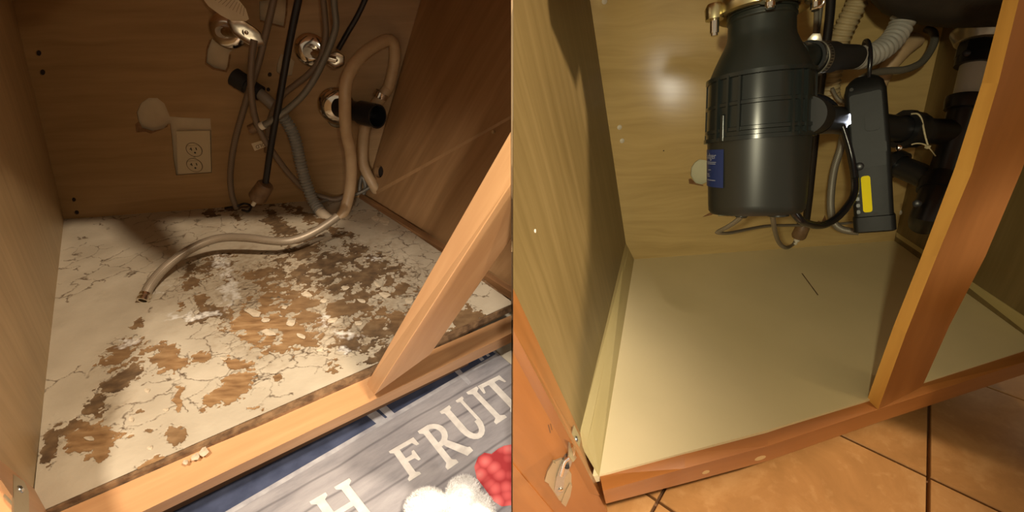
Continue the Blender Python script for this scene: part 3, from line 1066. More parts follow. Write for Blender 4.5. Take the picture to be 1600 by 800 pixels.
def valve(base_px, handle_px, label, r=0.042, hd=0.07, hr=(0.036, 0.016), tilt=40, facing=None, group=None, stub=True):
    b = wl(*base_px)
    t = thing('shutoff_valve', b, label, 'valve', group)
    lathe('escutcheon', b + LBn * 0.001, LBn, [(0, r), (0.002, r), (0.006, r * .93), (0.011, r * .72), (0.013, r * .45), (0.012, r * .34)], M['chrome'], t, 40)
    hcn = wl(*handle_px, hd)
    mid = b + LBn * 0.05
    lathe('stem', b + LBn * 0.004, mid - b, [(0, r * .32), (0.03, r * .32), (0.05, r * .30)], M['hole_shade'] if not stub else M['chrome_dull'], t, 20)
    ax = unit((facing if facing is not None else (C - hcn)))
    if hd:
        tube('valve_body', [mid - LBn * .012, (mid + hcn) / 2, hcn - ax * 0.006], 0.012, M['chrome_dull'], t)
        u, w2, a = frame_of(ax)
        ct, st_ = math.cos(math.radians(tilt)), math.sin(math.radians(tilt))
        eu, ew = u * ct + w2 * st_, -u * st_ + w2 * ct
        n = 36
        v, f = [], []
        prof = [(-0.008, .86), (-0.004, 1.0), (0.001, 1.0), (0.0035, .9), (0.0015, .78), (0.001, .35), (0.001, .02)]
        for (tt, k) in prof:
            for i in range(n):
                an = 2 * math.pi * i / n
                rr = 1 + 0.035 * math.cos(6 * an)
                v.append(hcn + ax * tt + eu * hr[0] * k * rr * math.cos(an) + ew * hr[1] * k * rr * math.sin(an))
        for j in range(len(prof) - 1):
            for i in range(n):
                p, q = j * n + i, j * n + (i + 1) % n
                f.append((p, q, q + n, p + n))
        f.append(tuple(range(n)))
        h = fixn(obj('handle', v, f, M['chrome_dull'], t, smooth=40))
        lathe('screw', hcn + ax * 0.001, ax, [(0, 0.005), (0.003, 0.005), (0.004, 0.0035), (0.003, 0.001)], M['chrome'], h, 16)
    return t


valve((356, 48), (385, 51), 'chrome shutoff valve with the oval handle under the hanging paper tag', 0.046, 0.10, (0.044, 0.024), -40)
valve((487, 79), (525, 94), 'chrome shutoff valve with a round escutcheon beside the crossing hoses', 0.046, 0.06, (0.025, 0.021), 20)

# paper tag hanging over the first valve
tp = [(308, -14), (362, -14), (384, 14), (389, 30), (384, 33), (362, 33), (345, 24), (326, 10)]
tpl = plane(wl(326, 10, 0.115), wl(386, 32, 0.125), wl(375, 5, 0.135))
tagp = panel('paper_tag', poly(tpl, tp), [], -tpl[1] * 0.0008, M['paper'])
tag(tagp, 'yellowed paper tag with fine print draped from above onto the oval valve handle', 'tag')
for k in range(9):
    t = k / 8
    a = on(tpl, 336 + 44 * t, 1 + 24 * t, 0.0008)
    b = on(tpl, 352 + 30 * t, -9 + 19 * t, 0.0008)
    d = unit(b - a)
    wv = unit(np.cross(d, tpl[1])) * 0.0006
    fixn(obj('print_line', [a - wv, a + wv, b + wv, b - wv], [(0, 1, 2, 3)], M['ink_grey'], tagp))

# black drain stub in chrome flange
ds = thing('drain_stub', wl(527, 168), 'black open drain pipe stub in a chrome wall flange beside the beige loop', 'pipe')
lathe('wall_flange', wl(526, 166), LBn, [(0.0, 0.055), (0.003, 0.055), (0.010, 0.050), (0.016, 0.036), (0.018, 0.03)], M['chrome'], ds, 40)
p0, p1, p2 = wl(530, 168, 0.01), wl(562, 176, 0.075), wl(590, 182, 0.125)
ax = unit(p2 - p0)
L_ = np.linalg.norm(p2 - p0)
lathe('pipe', p0, ax, [(0, 0.029), (L_ * .62, 0.029), (L_ * .62, 0.029)], M['black_pipe'], ds, 28)
e_ = p0 + ax * L_ * .60
lathe('pipe_end', e_, ax, [(0, 0.029), (0.0, 0.0345), (L_ * .40, 0.0345), (L_ * .40, 0.030), (0.012, 0.030), (0.012, 0.001)], M['black_pipe'], ds, 32, closed=False)

# dishwasher drain hose: connector, smooth grey, corrugated, cuff, beige loop up and back down through the side panel
dh = thing('drain_hose', wl(520, 340), 'long corrugated and beige drain hose looping up the back wall and into the side panel', 'hose')
cA, cB = wl(366, 120, 0.035), wl(407, 146, 0.055)
axc = unit(cB - cA)
LL = np.linalg.norm(cB - cA)
lathe('rubber_connector', cA, axc, [(0, 0.020), (0, 0.026), (LL * .5, 0.025), (LL * .52, 0.022), (LL, 0.022), (LL, 0.017)], M['black_rubber'], dh, 26, closed=False)
tube('smooth_section', [cB - axc * .01, wl(418, 156, .06), wl(430, 168, .06), wl(440, 179, .058)], 0.0155, M['grey_smooth'], dh, 18)
tube('corrugated_section', [wl(439, 178, .058), wl(452, 197, .055), wl(462, 220, .055), wl(467, 243, .06), wl(473, 268, .07), wl(481, 293, .085), wl(490, 315, .10), wl(502, 332, .13)], 0.0165, M['grey_corr'], dh, 20, ribs=(0.0092, 0.11))
tube('hose_cuff', [wl(500, 330, .128), wl(510, 340, .15), wl(520, 345, .165), wl(530, 342, .165)], 0.0165, M['white_hose'], dh, 18)
tube('beige_section', [wl(526, 344, .165), wl(534, 337, .16), wl(541, 322, .145), wl(547, 295, .13), wl(549, 262, .13), wl(547, 235, .135), wl(541, 205, .15), wl(539, 165, .155), wl(541, 130, .14), wl(551, 105, .12), wl(568, 84, .09), wl(590, 69, .06), wl(607, 62, .04), wl(616, 70, .03), wl(617, 92, .022), wl(612, 120, .020), wl(606, 140, .020)], 0.0165, M['beige_hose'], dh, 18)
lathe('hose_clamp', wl(595, 148, .035), unit(wl(588, 160, .035) - wl(597, 140, .035)), [(-0.008, 0.0185), (-0.008, 0.0205), (0.008, 0.0205), (0.008, 0.0185)], M['chrome'], dh, 24, closed=False)
tube('beige_section', [wl(606, 138, .020), wl(598, 150, .03), wl(580, 172, .03), wl(571, 196, .03), wl(567, 225, .032), wl(567, 254, .04), wl(573, 270, .045), wl(580, 283, .05), on(LRW, 585, 292, 0.002), on(LRW, 588, 297, -0.02)], 0.0165, M['beige_hose'], dh, 18)

# black faucet hose with brown weight
bh = thing('faucet_hose', wl(408, 305), 'straight black faucet hose with a brown weight, hanging before the worn panel', 'hose')
tube('hose', [wl(472, -25, .16), wl(462, 20, .155), wl(450, 80, .15), wl(436, 160, .14), wl(424, 225, .13), wl(415, 285, .12)], 0.0085, M['black_hose'], bh, 16)
a_, b_ = wl(416, 287, .12), wl(401, 311, .115)
ax = unit(b_ - a_)
L_ = np.linalg.norm(b_ - a_)
lathe('weight', a_, ax, [(0, 0.008), (0.001, 0.019), (0.006, 0.023), (L_ * .86, 0.026), (L_ * .98, 0.022), (L_, 0.01)], M['brown_nut'], bh, 28)
lathe('fitting', b_, ax, [(0, 0.0085), (0.010, 0.0085), (0.010, 0.006), (0.026, 0.006)], M['white_plastic'], bh, 16)
# short black tube at the top
o = tube('sprayer_hose', [wl(580, -22, .10), wl(560, 22, .08), wl(545, 48, .07), wl(529, 76, .055)], 0.0068, M['black_hose'], None, 14)
tag(o, 'short black tube coming down at the top of the shaded back wall', 'hose')


def supply(pts, r, label, m='supply_a', ends=None, group=None):
    t = thing('supply_line', pts[-1], label, 'hose', group)
    tube('hose', pts, r, M[m], t, 14)
    if ends:
        for (p, d, rr, ln, mm) in ends:
            lathe('hose_nut', p, d, [(0, rr * .8), (0.0, rr), (ln, rr), (ln, rr * .7)], M[mm], t, 6 if mm == 'chrome_dull' else 16)
    return t


supply([wl(432, -20, .09), wl(423, 20, .09), wl(413, 62, .085), wl(402, 105, .08), wl(390, 140, .075), wl(378, 180, .07), wl(367, 220, .06), wl(361, 258, .055), wl(360, 285, .05), wl(363, 307, .05), wl(370, 326, .05)], 0.0085,
       'grey braided line curving left of the others down to the floor by the wall')
supply([wl(397, 62, .10), wl(394, 85, .105), wl(392, 118, .11), wl(393, 150, .115), wl(399, 185, .115), wl(410, 212, .12), wl(424, 234, .115), wl(444, 262, .10), wl(463, 284, .085), wl(480, 299, .07), wl(505, 308, .06), wl(525, 312, .06), wl(545, 304, .06)], 0.0085,
       'grey braided line crossing diagonally over the cold tag towards the corner')
supply([wl(503, -20, .085), wl(507, 20, .085), wl(509, 55, .085), wl(502, 88, .085), wl(486, 112, .09), wl(462, 132, .09), wl(444, 146, .085), wl(432, 163, .08), wl(424, 180, .07), wl(419, 200, .06), wl(419, 222, .055), wl(420, 236, .05)], 0.0080,
       'dark braided line passing the round escutcheon, ending in a nut behind the cold tag', ends=[(wl(420, 228, .05), unit(wl(419, 240, .05) - wl(420, 228, .05)), 0.012, 0.02, 'brown_nut')])
supply([wl(520, -20, .10), wl(523, 15, .10), wl(525, 40, .10), wl(517, 68, .10), wl(504, 98, .105), wl(490, 125, .115), wl(472, 150, .125), wl(448, 172, .13), wl(425, 188, .135), wl(410, 197, .135)], 0.0085,
       'pale braided line with a loose capped end pointing left at the middle', 'supply_b', ends=[(wl(413, 195, .135), unit(wl(404, 199, .135) - wl(413, 195, .135)), 0.0105, 0.012, 'white_plastic'), (wl(401, 198, .11), unit(wl(391, 203, .11) - wl(401, 198, .11)), 0.0135, 0.02, 'brown_nut')])
# small grey tube to the corner
o = tube('small_tube', [wl(495, 318, .10), wl(515, 311, .06), wl(545, 307, .05), wl(565, 300, .05), wl(577, 293, .05), on(LRW, 584, 290, .012)], 0.0055, M['supply_b'], None, 12)
tag(o, 'thin grey tube running along the floor corner into the side panel', 'hose')
o = tube('small_tube', [wl(562, 302, .03), wl(562, 288, .025), wl(566, 276, .025), wl(571, 290, .03), wl(568, 303, .03)], 0.0065, M['supply_b'], None, 12)
tag(o, 'short looped grey tube standing in the back right corner', 'hose')
o = tube('small_tube', [fl(352, 325, ZF + .008), fl(370, 322, ZF + .02), fl(382, 318, ZF + .02), fl(392, 322, ZF + .012), fl(388, 330, ZF + .008), fl(378, 328, ZF + .012)], 0.0035, M['black_hose'], None, 10)
tag(o, 'thin dark wire curled on the floor below the brown weight', 'wire')

# COLD tag, upside down, its first letter behind the hose
ctg = plane(wl(394, 227, .075), wl(422, 218, .075), wl(398, 236, .078))
cold = panel('cold_tag', poly(ctg, [(392.5, 224.5), (421, 216), (423, 226), (398, 236)]), [], -ctg[1] * 0.0008, M['paper'])
tag(cold, 'small paper label reading COLD upside down beneath the crossing hoses', 'tag')
V, Fc = text_mesh('COLD')
V[:, 0] /= V[:, 0].max()
V[:, 1] /= 0.72
oT, xT, yT = on(ctg, 419.5, 220.5), on(ctg, 399, 227.8), on(ctg, 421.5, 226)
pts = [oT + (xT - oT) * p[0] + (yT - oT) * p[1] * .95 + ctg[1] * 0.0006 for p in V]
obj('lettering', pts, Fc, M['ink'], cold)

# braided hose lying on the floor with its metal end
bz = ZF
fh = thing('braided_hose', fl(225, 470), 'clear braided hose with a metal end lying across the peeling floor', 'hose')
pth = [fl(226, 466, bz + .012), fl(233, 452, bz + .014), fl(246, 434, bz + .022), fl(268, 417, bz + .03), fl(296, 399, bz + .036), fl(325, 385, bz + .038), fl(355, 379, bz + .038), fl(390, 381, bz + .034), fl(420, 387, bz + .026), fl(445, 386, bz + .02), fl(470, 379, bz + .02), fl(492, 368, bz + .022), fl(512, 352, bz + .03), wl(520, 336, .17)]
pth = [fl(226, 464, bz + .012), px(235, 445, 1.02), px(252, 424, 1.05), px(275, 404, 1.08), px(300, 388, 1.105), px(328, 376, 1.125), px(355, 371, 1.135), px(390, 372, 1.14), px(420, 376, 1.145), px(448, 377, 1.15), px(472, 371, 1.165), px(495, 360, 1.185), px(514, 348, 1.20), px(528, 338, 1.21)]
for i, p in enumerate(pth):
    p[2] = max(p[2], ZF + 0.0125)
tube('hose', pth, 0.0105, M['steel_braid'], fh, 16)
ax = unit(pth[0] - pth[1] + np.array([0, 0, -.0]))
lathe('hose_end', pth[0] - ax * .008, ax, [(0, 0.0108), (0, 0.0125), (0.007, 0.0125), (0.008, 0.011), (0.011, 0.011), (0.012, 0.0125), (0.018, 0.0125), (0.018, 0.008), (0.010, 0.008)], M['chrome'], fh, 24, closed=False)

# ------------------------------------------------------------------ rug, towel, pale tile on the left kitchen floor
RZ = 0.006


def rugp(x, y, dz=0.0):
    return fl(x, y, RZ + dz)


ru = unit(rugp(772, 555) - rugp(400, 772))             # along the plank lines
re_a, re_b = rugp(765, 541), rugp(800, 571)
rv = unit(re_b - re_a)
rv = unit(rv - 0 * ru)
o_r = re_a                                              # far right corner of the rug


def rc(a, b, z=0.0):
    return o_r + ru * a + rv * b + UP * z


rug_m = mat('printed_grey_rug', rough=0.95, spec=0.1)
b = rug_m.node_tree.nodes['Principled BSDF']
tcu = nd(rug_m, 'ShaderNodeUVMap')
sp = nd(rug_m, 'ShaderNodeSeparateXYZ')
lk(rug_m, tcu, 'UV', sp, 'Vector')
mp = nd(rug_m, 'ShaderNodeMapping')
mp.inputs['Scale'].default_value = (6, 24, 1)
lk(rug_m, tcu, 'UV', mp, 'Vector')
n1 = nd(rug_m, 'ShaderNodeTexNoise', Scale=1.0, Detail=8.0, Roughness=0.65)
lk(rug_m, mp, 'Vector', n1, 'Vector')
g1 = ramp(rug_m, [(0.28, (0.19, 0.185, 0.20)), (0.5, (0.32, 0.305, 0.315)), (0.75, (0.43, 0.415, 0.42))])
lk(rug_m, n1, 'Fac', g1, 'Fac')
# dark wavy plank lines
ml = nd(rug_m, 'ShaderNodeMath', operation='MULTIPLY_ADD')
n2 = nd(rug_m, 'ShaderNodeTexNoise', Scale=3.0, Detail=3.0)
lk(rug_m, tcu, 'UV', n2, 'Vector')
lk(rug_m, n2, 'Fac', ml, 0)
ml.inputs[1].default_value = 0.045
lk(rug_m, sp, 'Y', ml, 2)
pp = nd(rug_m, 'ShaderNodeMath', operation='PINGPONG')
lk(rug_m, ml, 'Value', pp, 0)
pp.inputs[1].default_value = 0.024
rl = ramp(rug_m, [(0.0, (1, 1, 1)), (0.0022, (0, 0, 0))])
lk(rug_m, pp, 'Value', rl, 'Fac')
mxl = nd(rug_m, 'ShaderNodeMix', data_type='RGBA')
rlm = nd(rug_m, 'ShaderNodeMath', operation='MULTIPLY')
lk(rug_m, rl, 'Color', rlm, 0)
rlm.inputs[1].default_value = 0.6
lk(rug_m, rlm, 'Value', mxl, 0)
lk(rug_m, g1, 'Color', mxl, 6)
mxl.inputs[7].default_value = (0.075, 0.07, 0.08, 1)
b_in = (mxl, 2)
lk(rug_m, mxl, 2, b, 'Base Color')
bpn = nd(rug_m, 'ShaderNodeTexNoise', Scale=900.0)
tco = nd(rug_m, 'ShaderNodeTexCoord')
lk(rug_m, tco, 'Object', bpn, 'Vector')
bpp = nd(rug_m, 'ShaderNodeBump', Strength=0.25, Distance=0.001)
lk(rug_m, bpn, 'Fac', bpp, 'Height')
lk(rug_m, bpp, 'Normal', b, 'Normal')

rg = [rc(0.02, -0.05), rc(-0.0, 0.75), rc(-1.3, 0.75), rc(-1.3, -0.05)]
rg = [rc(0, -0.10), rc(0, 0.6), rc(-1.3, 0.6), rc(-1.3, -0.10)]
vs = [p - UP * 0.0055 for p in rg] + rg
rug = obj('printed_rug', vs, [(0, 1, 2, 3), (4, 5, 6, 7), (0, 1, 5, 4), (1, 2, 6, 5), (2, 3, 7, 6), (3, 0, 4, 7)], rug_m,
          uvs=[((p - o_r) @ ru, (p - o_r) @ np.array([-ru[1], ru[0], 0])) for p in vs])
fixn(rug)
clip(rug, -1)
tag(rug, 'grey wood-print kitchen rug lettered FRUIT with a navy border below the cabinet', 'rug')

M['navy'] = speckled('navy_rug_border', (0.030, 0.040, 0.080), (0.060, 0.075, 0.135), 0.95, 0, 25, 0.1)
M['rug_white'] = speckled('cream_rug_print', (0.60, 0.57, 0.53), (0.74, 0.71, 0.66), 0.95, 0, 60)
M['rug_pale'] = speckled('pale_grey_rug_print', (0.30, 0.29, 0.31), (0.46, 0.45, 0.46), 0.95, 0, 40)
PZ = 0.0007


def decal(name, loop, m, parent, z=PZ):
    n = len(loop)
    o = obj(name, [p + UP * z for p in loop], [tuple(range(n))], m, parent)
    tri = tessellate_polygon([[Vector(p) for p in loop]])
    me = o.data
    cc = [tuple(v.co) for v in me.vertices]
    me.clear_geometry()
    me.from_pydata(cc, [], [tuple(t) for t in tri])
    fixn(o)
    if o.data.polygons and o.data.polygons[0].normal.z < 0:
        o.data.flip_normals()
    return o


ln0, ln1 = rugp(400, 772), rugp(772, 555)
la_, lb_ = ln0 - ru * 0.55, meet(ln0, ru, re_a, rv)
lb_ = lb_ - ru * 0.006
nv = [la_, lb_, re_a - ru * 0.008 - rv * 0.098, re_a - ru * 1.2 - rv * 0.098]
clip(decal('border_band', nv, M['navy'], rug), -1)
wd = unit(np.cross(UP, ru))
wd = wd if wd[1] < 0 else -wd
clip(decal('border_line', [la_, lb_, lb_ + wd * 0.010, la_ + wd * 0.010], M['rug_pale'], rug), -1)


def stripe(pts):
    clip(decal('border_stripe', [rugp(*p) for p in pts], M['rug_pale'], rug, PZ * 1.7), -1)


stripe([(571, 648), (586, 641), (604, 656), (590, 664)])
stripe([(590, 638), (601, 632), (617, 647), (606, 653)])
stripe([(702, 573), (711, 569), (736, 598), (732, 602)])
stripe([(741, 553), (746, 551), (757, 562), (752, 565)])
stripe([(751, 548), (755, 546), (766, 556), (762, 558)])


def glyph(strokes, TL, TR, BLp):
    """letter of flat strokes on the rug; unit box mapped to three corners"""
    o0, ex, ey = rugp(*TL), rugp(*TR) - rugp(*TL), rugp(*BLp) - rugp(*TL)
    v, f = [], []
    for s_ in strokes:
        k = len(v)
        loop = [o0 + ex * p[0] + ey * p[1] + UP * (PZ * 1.8 + 0.00025 * strokes.index(s_)) for p in s_]
        tri = tessellate_polygon([[Vector(p) for p in loop]])
        v += loop
        f += [tuple(i + k for i in t) for t in tri]
    o = obj('printed_letter', v, f, M['rug_white'], rug)
    fixn(o)
    for p in o.data.polygons:
        if p.normal.z < 0:
            p.flip()
    clip(o, -1)


def arc(cx, cy, rx, ry, a0, a1, w1, n=10):
    A = [math.radians(a0 + (a1 - a0) * k / n) for k in range(n + 1)]
    return [(cx + rx * math.cos(a), cy + ry * math.sin(a)) for a in A] + [(cx + (rx - w1) * math.cos(a), cy + (ry - w1 * .55) * math.sin(a)) for a in reversed(A)]


def serif_stem(x, w=.24, top=0.0, bot=1.0, s=.13, t=.07):
    return [(x - s, top), (x + w + s, top), (x + w + s, top + t), (x + w, top + t * 1.8), (x + w, bot - t * 1.8), (x + w + s, bot - t), (x + w + s, bot), (x - s, bot), (x - s, bot - t), (x, bot - t * 1.8), (x, top + t * 1.8), (x - s, top + t)]


glyph([serif_stem(.18, .22, 0, 1, .10), [(.3, 0), (1.0, 0), (1.02, .27), (.92, .26), (.84, .13), (.3, .12)], [(.38, .42), (.62, .42), (.68, .33), (.76, .33), (.76, .66), (.68, .66), (.62, .55), (.38, .54)]], (604, 708), (646, 684), (636, 755))
glyph([serif_stem(.16, .2, 0, 1, .10), arc(.36, .28, .46, .28, -90, 90, .2) , [(.42, .48), (.62, .5), (.98, .86), (1.05, .88), (1.05, .98), (.80, 1.0), (.46, .60)]], (650, 676), (690, 651), (697, 737))
glyph([[(0, 0), (.42, 0), (.42, .07), (.33, .1), (.33, .66), (.1, .66), (.1, .1), (0, .07)], [(.70, 0), (1.0, 0), (1.0, .06), (.92, .09), (.92, .66), (.80, .66), (.80, .09), (.70, .06)], arc(.51, .64, .41, .36, 0, 180, .22)], (687, 644), (722, 620), (734, 699))
glyph([serif_stem(.3, .4, 0, 1, .28)], (728, 614), (745, 604), (775, 664))
glyph([serif_stem(.38, .26, 0, 1, .10), [(0, 0), (1, 0), (1.02, .24), (.95, .24), (.86, .11), (.14, .11), (.06, .26), (-.02, .26)]], (746, 604), (780, 587), (790, 652))
glyph([serif_stem(.08, .2, 0, 1, .10), serif_stem(.70, .2, 0, 1, .10), [(.25, .44), (.75, .44), (.75, .55), (.25, .55)]], (485, 784), (546, 748), (530, 850))

# raspberry print
ras = mat('raspberry_print', rough=0.95, spec=0.1)
b = ras.node_tree.nodes['Principled BSDF']
tc = nd(ras, 'ShaderNodeTexCoord')
vo = nd(ras, 'ShaderNodeTexVoronoi', Scale=44.0)
lk(ras, tc, 'Object', vo, 'Vector')
rr = ramp(ras, [(0.0, (0.80, 0.26, 0.24)), (0.4, (0.66, 0.12, 0.12)), (0.66, (0.40, 0.045, 0.05))])
lk(ras, vo, 'Distance', rr, 'Fac')
lk(ras, rr, 'Color', b, 'Base Color')
rl_ = [(741, 730), (747, 715), (757, 708), (768, 710), (778, 702), (788, 697), (806, 694), (830, 700), (830, 800), (800, 790), (784, 792), (770, 783), (756, 762), (745, 748)]
clip(decal('raspberry_print', [rugp(*p) for p in rl_], ras, rug, PZ * 1.8), -1)

# pale tile beyond the rug
pt_ = [re_a + ru * 0.004 - rv * 0.12, re_a + ru * 0.004 + rv * 0.55, re_a + ru * 0.5 + rv * 0.55, re_a + ru * 0.5 - rv * 0.12]
vv = [np.array([p[0], p[1], -0.0115]) for p in pt_] + [np.array([p[0], p[1], 0.001]) for p in pt_]
o = fixn(obj('tile', vv, [(0, 1, 2, 3), (4, 5, 6, 7), (0, 1, 5, 4), (1, 2, 6, 5), (2, 3, 7, 6), (3, 0, 4, 7)], M['tile_pale'], floor_root))
clip(o, -1)
o['label'] = 'pale cream floor tile beside the rug'

# white terry towel: lumpy folded cloth with real pile
tw = thing('terry_towel', rugp(700, 790), 'fluffy white terry towel bunched on the rug beside the raspberry print', 'towel')


def towel():
    n = 150
    V = []
    tc_ = rugp(702, 800)
    ux, uy = unit(rugp(770, 790) - rugp(640, 790)), None
    uy = np.cross(UP, ux)
    lobes = [(-0.035, 0.004, .036, .030, .030), (0.020, 0.018, .030, .036, .036), (0.046, -0.004, .026, .030, .028), (-0.01, -0.04, .05, .04, .03), (0.03, -0.05, .05, .04, .028)]
    s, t = np.meshgrid(np.linspace(-.11, .11, n), np.linspace(-.13, .085, n), indexing='ij')
    h = np.zeros_like(s)
    for (a, b_, rx, ry, hh) in lobes:
        q = 1 - ((s - a) / rx) ** 2 - ((t - b_) / ry) ** 2
        h = np.maximum(h, hh * np.sqrt(np.clip(q, 0, 1)) * 1.0)
    k = fbm(s * 60 + 40, t * 60 + 40, 91, 3)
    h2 = np.where(h > 0, h + (k - .5) * .010, 0)
    ins = h > 0.003
    jit = rng.rand(*s.shape) - .5
    Pp = tc_[None, None] + ux[None, None] * (s + jit * .0008)[..., None] + uy[None, None] * t[..., None] + UP[None, None] * (np.maximum(h2, 0.001) + 0.0012 + jit * .002)[..., None]
    idx = np.arange(n * n).reshape(n, n)
    f = []
    for i in range(n - 1):
        for j in range(n - 1):
            if ins[i, j] or ins[i + 1, j] or ins[i, j + 1] or ins[i + 1, j + 1]:
                f.append((idx[i, j], idx[i + 1, j], idx[i + 1, j + 1], idx[i, j + 1]))
    used = sorted({i for q in f for i in q})
    rm = {a: k_ for k_, a in enumerate(used)}
    PV = Pp.reshape(-1, 3)[used]
    f = [tuple(rm[i] for i in q) for q in f]
    obj('cloth', PV, f, M['towel'], tw, smooth=True)
    # pile
    v, ff = [], []
    sel = [i for i in range(len(PV)) if PV[i][0] < -0.004]
    for q in range(15000):
        p = PV[sel[rng.randint(len(sel))]] + (rng.rand(3) - .5) * np.array([.0015, .0015, .0])
        d = unit(np.array([rng.normal(0, .6), rng.normal(0, .6), 1.0]) + (p - tc_) * 14) * rng.uniform(.003, .0065)
        sd = unit(np.cross(d, rng.rand(3) - .5)) * .00035
        k_ = len(v)
        v += [p - sd, p + sd, p + d]
        ff.append((k_, k_ + 1, k_ + 2))
    o = obj('pile', v, ff, M['towel'], tw)
    o['kind'] = 'stuff'


towel()

# ------------------------------------------------------------------ RIGHT CABINET (after)
RBL, RBR = fl(992, 405), fl(1400, 376)
RB = plane(RBL, RBR, RBL + UP)
RBn = RB[1]
rbu = unit(RBR - RBL)
WR = -unit(D(1116, 1329))
cbl = on(RB, 979, 388)                                   # foot of the back left corner (behind the strips)
RTL = on(RB, 922, 0)
RLW = plane(cbl, RTL, fl(907, 680))
RTR = on(RB, 1484, 0)
RRW = plane(RBR, RTR, fl(1600, 520))
cabB = thing('sink_cabinet', (0.6, 0.8, 0.0), 'open wooden sink cabinet with a clean smooth cream floor and orange frame', 'cabinet')
holesB = [poly(RB, [(1079, 274), (1080, 262), (1085, 254), (1092, 249), (1102, 250), (1112, 256), (1118, 268), (1112, 282), (1098, 289), (1086, 286)]),
          poly(RB, [(1122, 338), (1124, 262), (1180, 262), (1180, 338)]),
          circ(RB, 1330, 262, 12, 8, 14)]
outB = [grow(RTL, cbl, 1.07), RBR - UP * 0.02, grow(RBR, RTR, 1.3), grow(cbl, RTL, 1.3)]
panel('back_panel', outB, holesB[:2], -RBn * 0.004, M['maple_back_b'], cabB, grain=rbu)
wb = [p - RBn * 0.012 for p in (grow(RTL, cbl, 1.2), RBR - UP * 0.1, grow(RBR, RTR, 1.3), grow(cbl, RTL, 1.3))]
wallB = hexa('wall_rear', [wb[0], wb[1], wb[1] - RBn * 0.03, wb[0] - RBn * 0.03], [wb[3], wb[2], wb[2] - RBn * 0.03, wb[3] - RBn * 0.03], M['drywall_b'])
wallB['kind'] = 'structure'
wallB['label'] = 'pale drywall seen through the hole beside the disposal'
for (x, y) in ((968, 199), (972, 220), (944.5, 2)):
    c0 = on(RB, x, y)
    lathe('hole_plug', c0, RBn, [(-0.003, 0.0053), (0.0006, 0.0053), (0.0014, 0.004), (0.0016, 0.0)], M['white_plastic'], cabB, 16)
lathe('nail_hole', on(RB, 1037, 235.5, .0003), RBn, [(-0.001, 0.0016), (0.0004, 0.0014)], M['hole_shade'], cabB, 10)
# torn scrap under the round hole, splinters near the floor
panel('torn_veneer', poly((RB[0] + RBn * .0008, RBn), [(1076, 280), (1080, 279), (1088, 287), (1099, 289), (1099, 291), (1077, 287)]), [], -RBn * .0006, M['torn_edge'], cabB)
panel('torn_veneer', poly((RB[0] + RBn * .0008, RBn), [(1272, 352), (1279, 345), (1284, 347), (1289, 336), (1292, 346), (1298, 350), (1290, 354), (1280, 355)]), [], -RBn * .0006, M['torn_edge'], cabB)
panel('torn_veneer', poly((RB[0] + RBn * .0008, RBn), [(1098, 339), (1108, 333), (1125, 325), (1124, 328), (1112, 336)]), [], -RBn * .0006, M['torn_edge'], cabB)

# left side panel (its cut end lies at the divider)
rl_n = RLW[1]
fe_t, fe_b = on(RLW, 700, 250), on(RLW, 937, 742)
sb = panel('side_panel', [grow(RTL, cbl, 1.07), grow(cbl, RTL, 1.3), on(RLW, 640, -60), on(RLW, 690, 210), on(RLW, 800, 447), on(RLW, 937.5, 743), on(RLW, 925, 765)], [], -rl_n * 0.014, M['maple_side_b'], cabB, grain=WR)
clip(sb, 1)
lathe('screw_cap', on(RLW, 836, 361), rl_n, [(-0.002, 0.0025), (0.0006, 0.0025), (0.001, 0.001)], M['white_plastic'], sb, 12)
# right side panel
rr_n = RRW[1]
rdd = unit(fl(1600, 520) - RBR)
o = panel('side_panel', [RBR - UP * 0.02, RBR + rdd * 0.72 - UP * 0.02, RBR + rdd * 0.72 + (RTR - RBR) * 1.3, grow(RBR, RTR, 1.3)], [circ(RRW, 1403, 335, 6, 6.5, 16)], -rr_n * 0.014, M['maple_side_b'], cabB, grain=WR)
o['label'] = 'olive toned right side panel'
lathe('wall_plug', on(RRW, 1408, 331, .004), rr_n, [(-0.004, 0.0), (-0.004, 0.008), (0.004, 0.008), (0.006, 0.006)], M['pvc_white'], o, 16)
lathe('cap', on(RRW, 1405, 350), rr_n, [(-0.002, 0.011), (0.0010, 0.011), (0.0016, 0.009)], M['maple_side_b'], o, 20)
lathe('nail_hole', on(RRW, 1528, 437, .0005), rr_n, [(-0.001, 0.005), (0.0006, 0.004)], M['hole_shade'], o, 9)

# bottom panel
rz2 = 0.116
FRr = fl(1650, 530)
fB = [fl(985, 400), fl(1402, 374), fl(1512, 458), fl(1600, 518), fl(1660, 528), fl(1600, 547), fl(1355, 625), fl(1200, 672), fl(937, 742), fl(926, 744)]
bp_ = hexa('bottom_panel', [np.array([p[0], p[1], ZF - 0.016]) for p in fB], [np.array([p[0], p[1], ZF]) for p in fB], M['cream_floor_b'], cabB)
bp_['label'] = 'freshly painted smooth cream floor board'
obj('hairline_seam', [fl(1252, 427, ZF + .0004), fl(1254, 427, ZF + .0004), fl(1279, 461, ZF + .0004), fl(1277.5, 461.5, ZF + .0004)], [(0, 1, 2, 3)], M['board_edge'], bp_)

# strips where floor meets walls
tz = 0.026


def strip(name, a, b, nrm, hgt, thk, m, low=None):
    nrm = unit(np.array([nrm[0], nrm[1], 0]))
    d = unit(b - a)
    return hexa(name, [a - UP * 0.001, b - UP * 0.001, b - UP * 0.001 - nrm * thk, a - UP * 0.001 - nrm * thk], [a + UP * hgt, b + UP * hgt, b + UP * hgt - nrm * thk, a + UP * hgt - nrm * thk], m, cabB, grain=d, bevel=0.001)


sB = strip('trim_strip', fl(990, 400, ZF) + RBn * .007, fl(1402, 371, ZF) + RBn * .007, RBn, 0.031, 0.006, M['pine'])
sB['label'] = 'pale pine strip along the back'
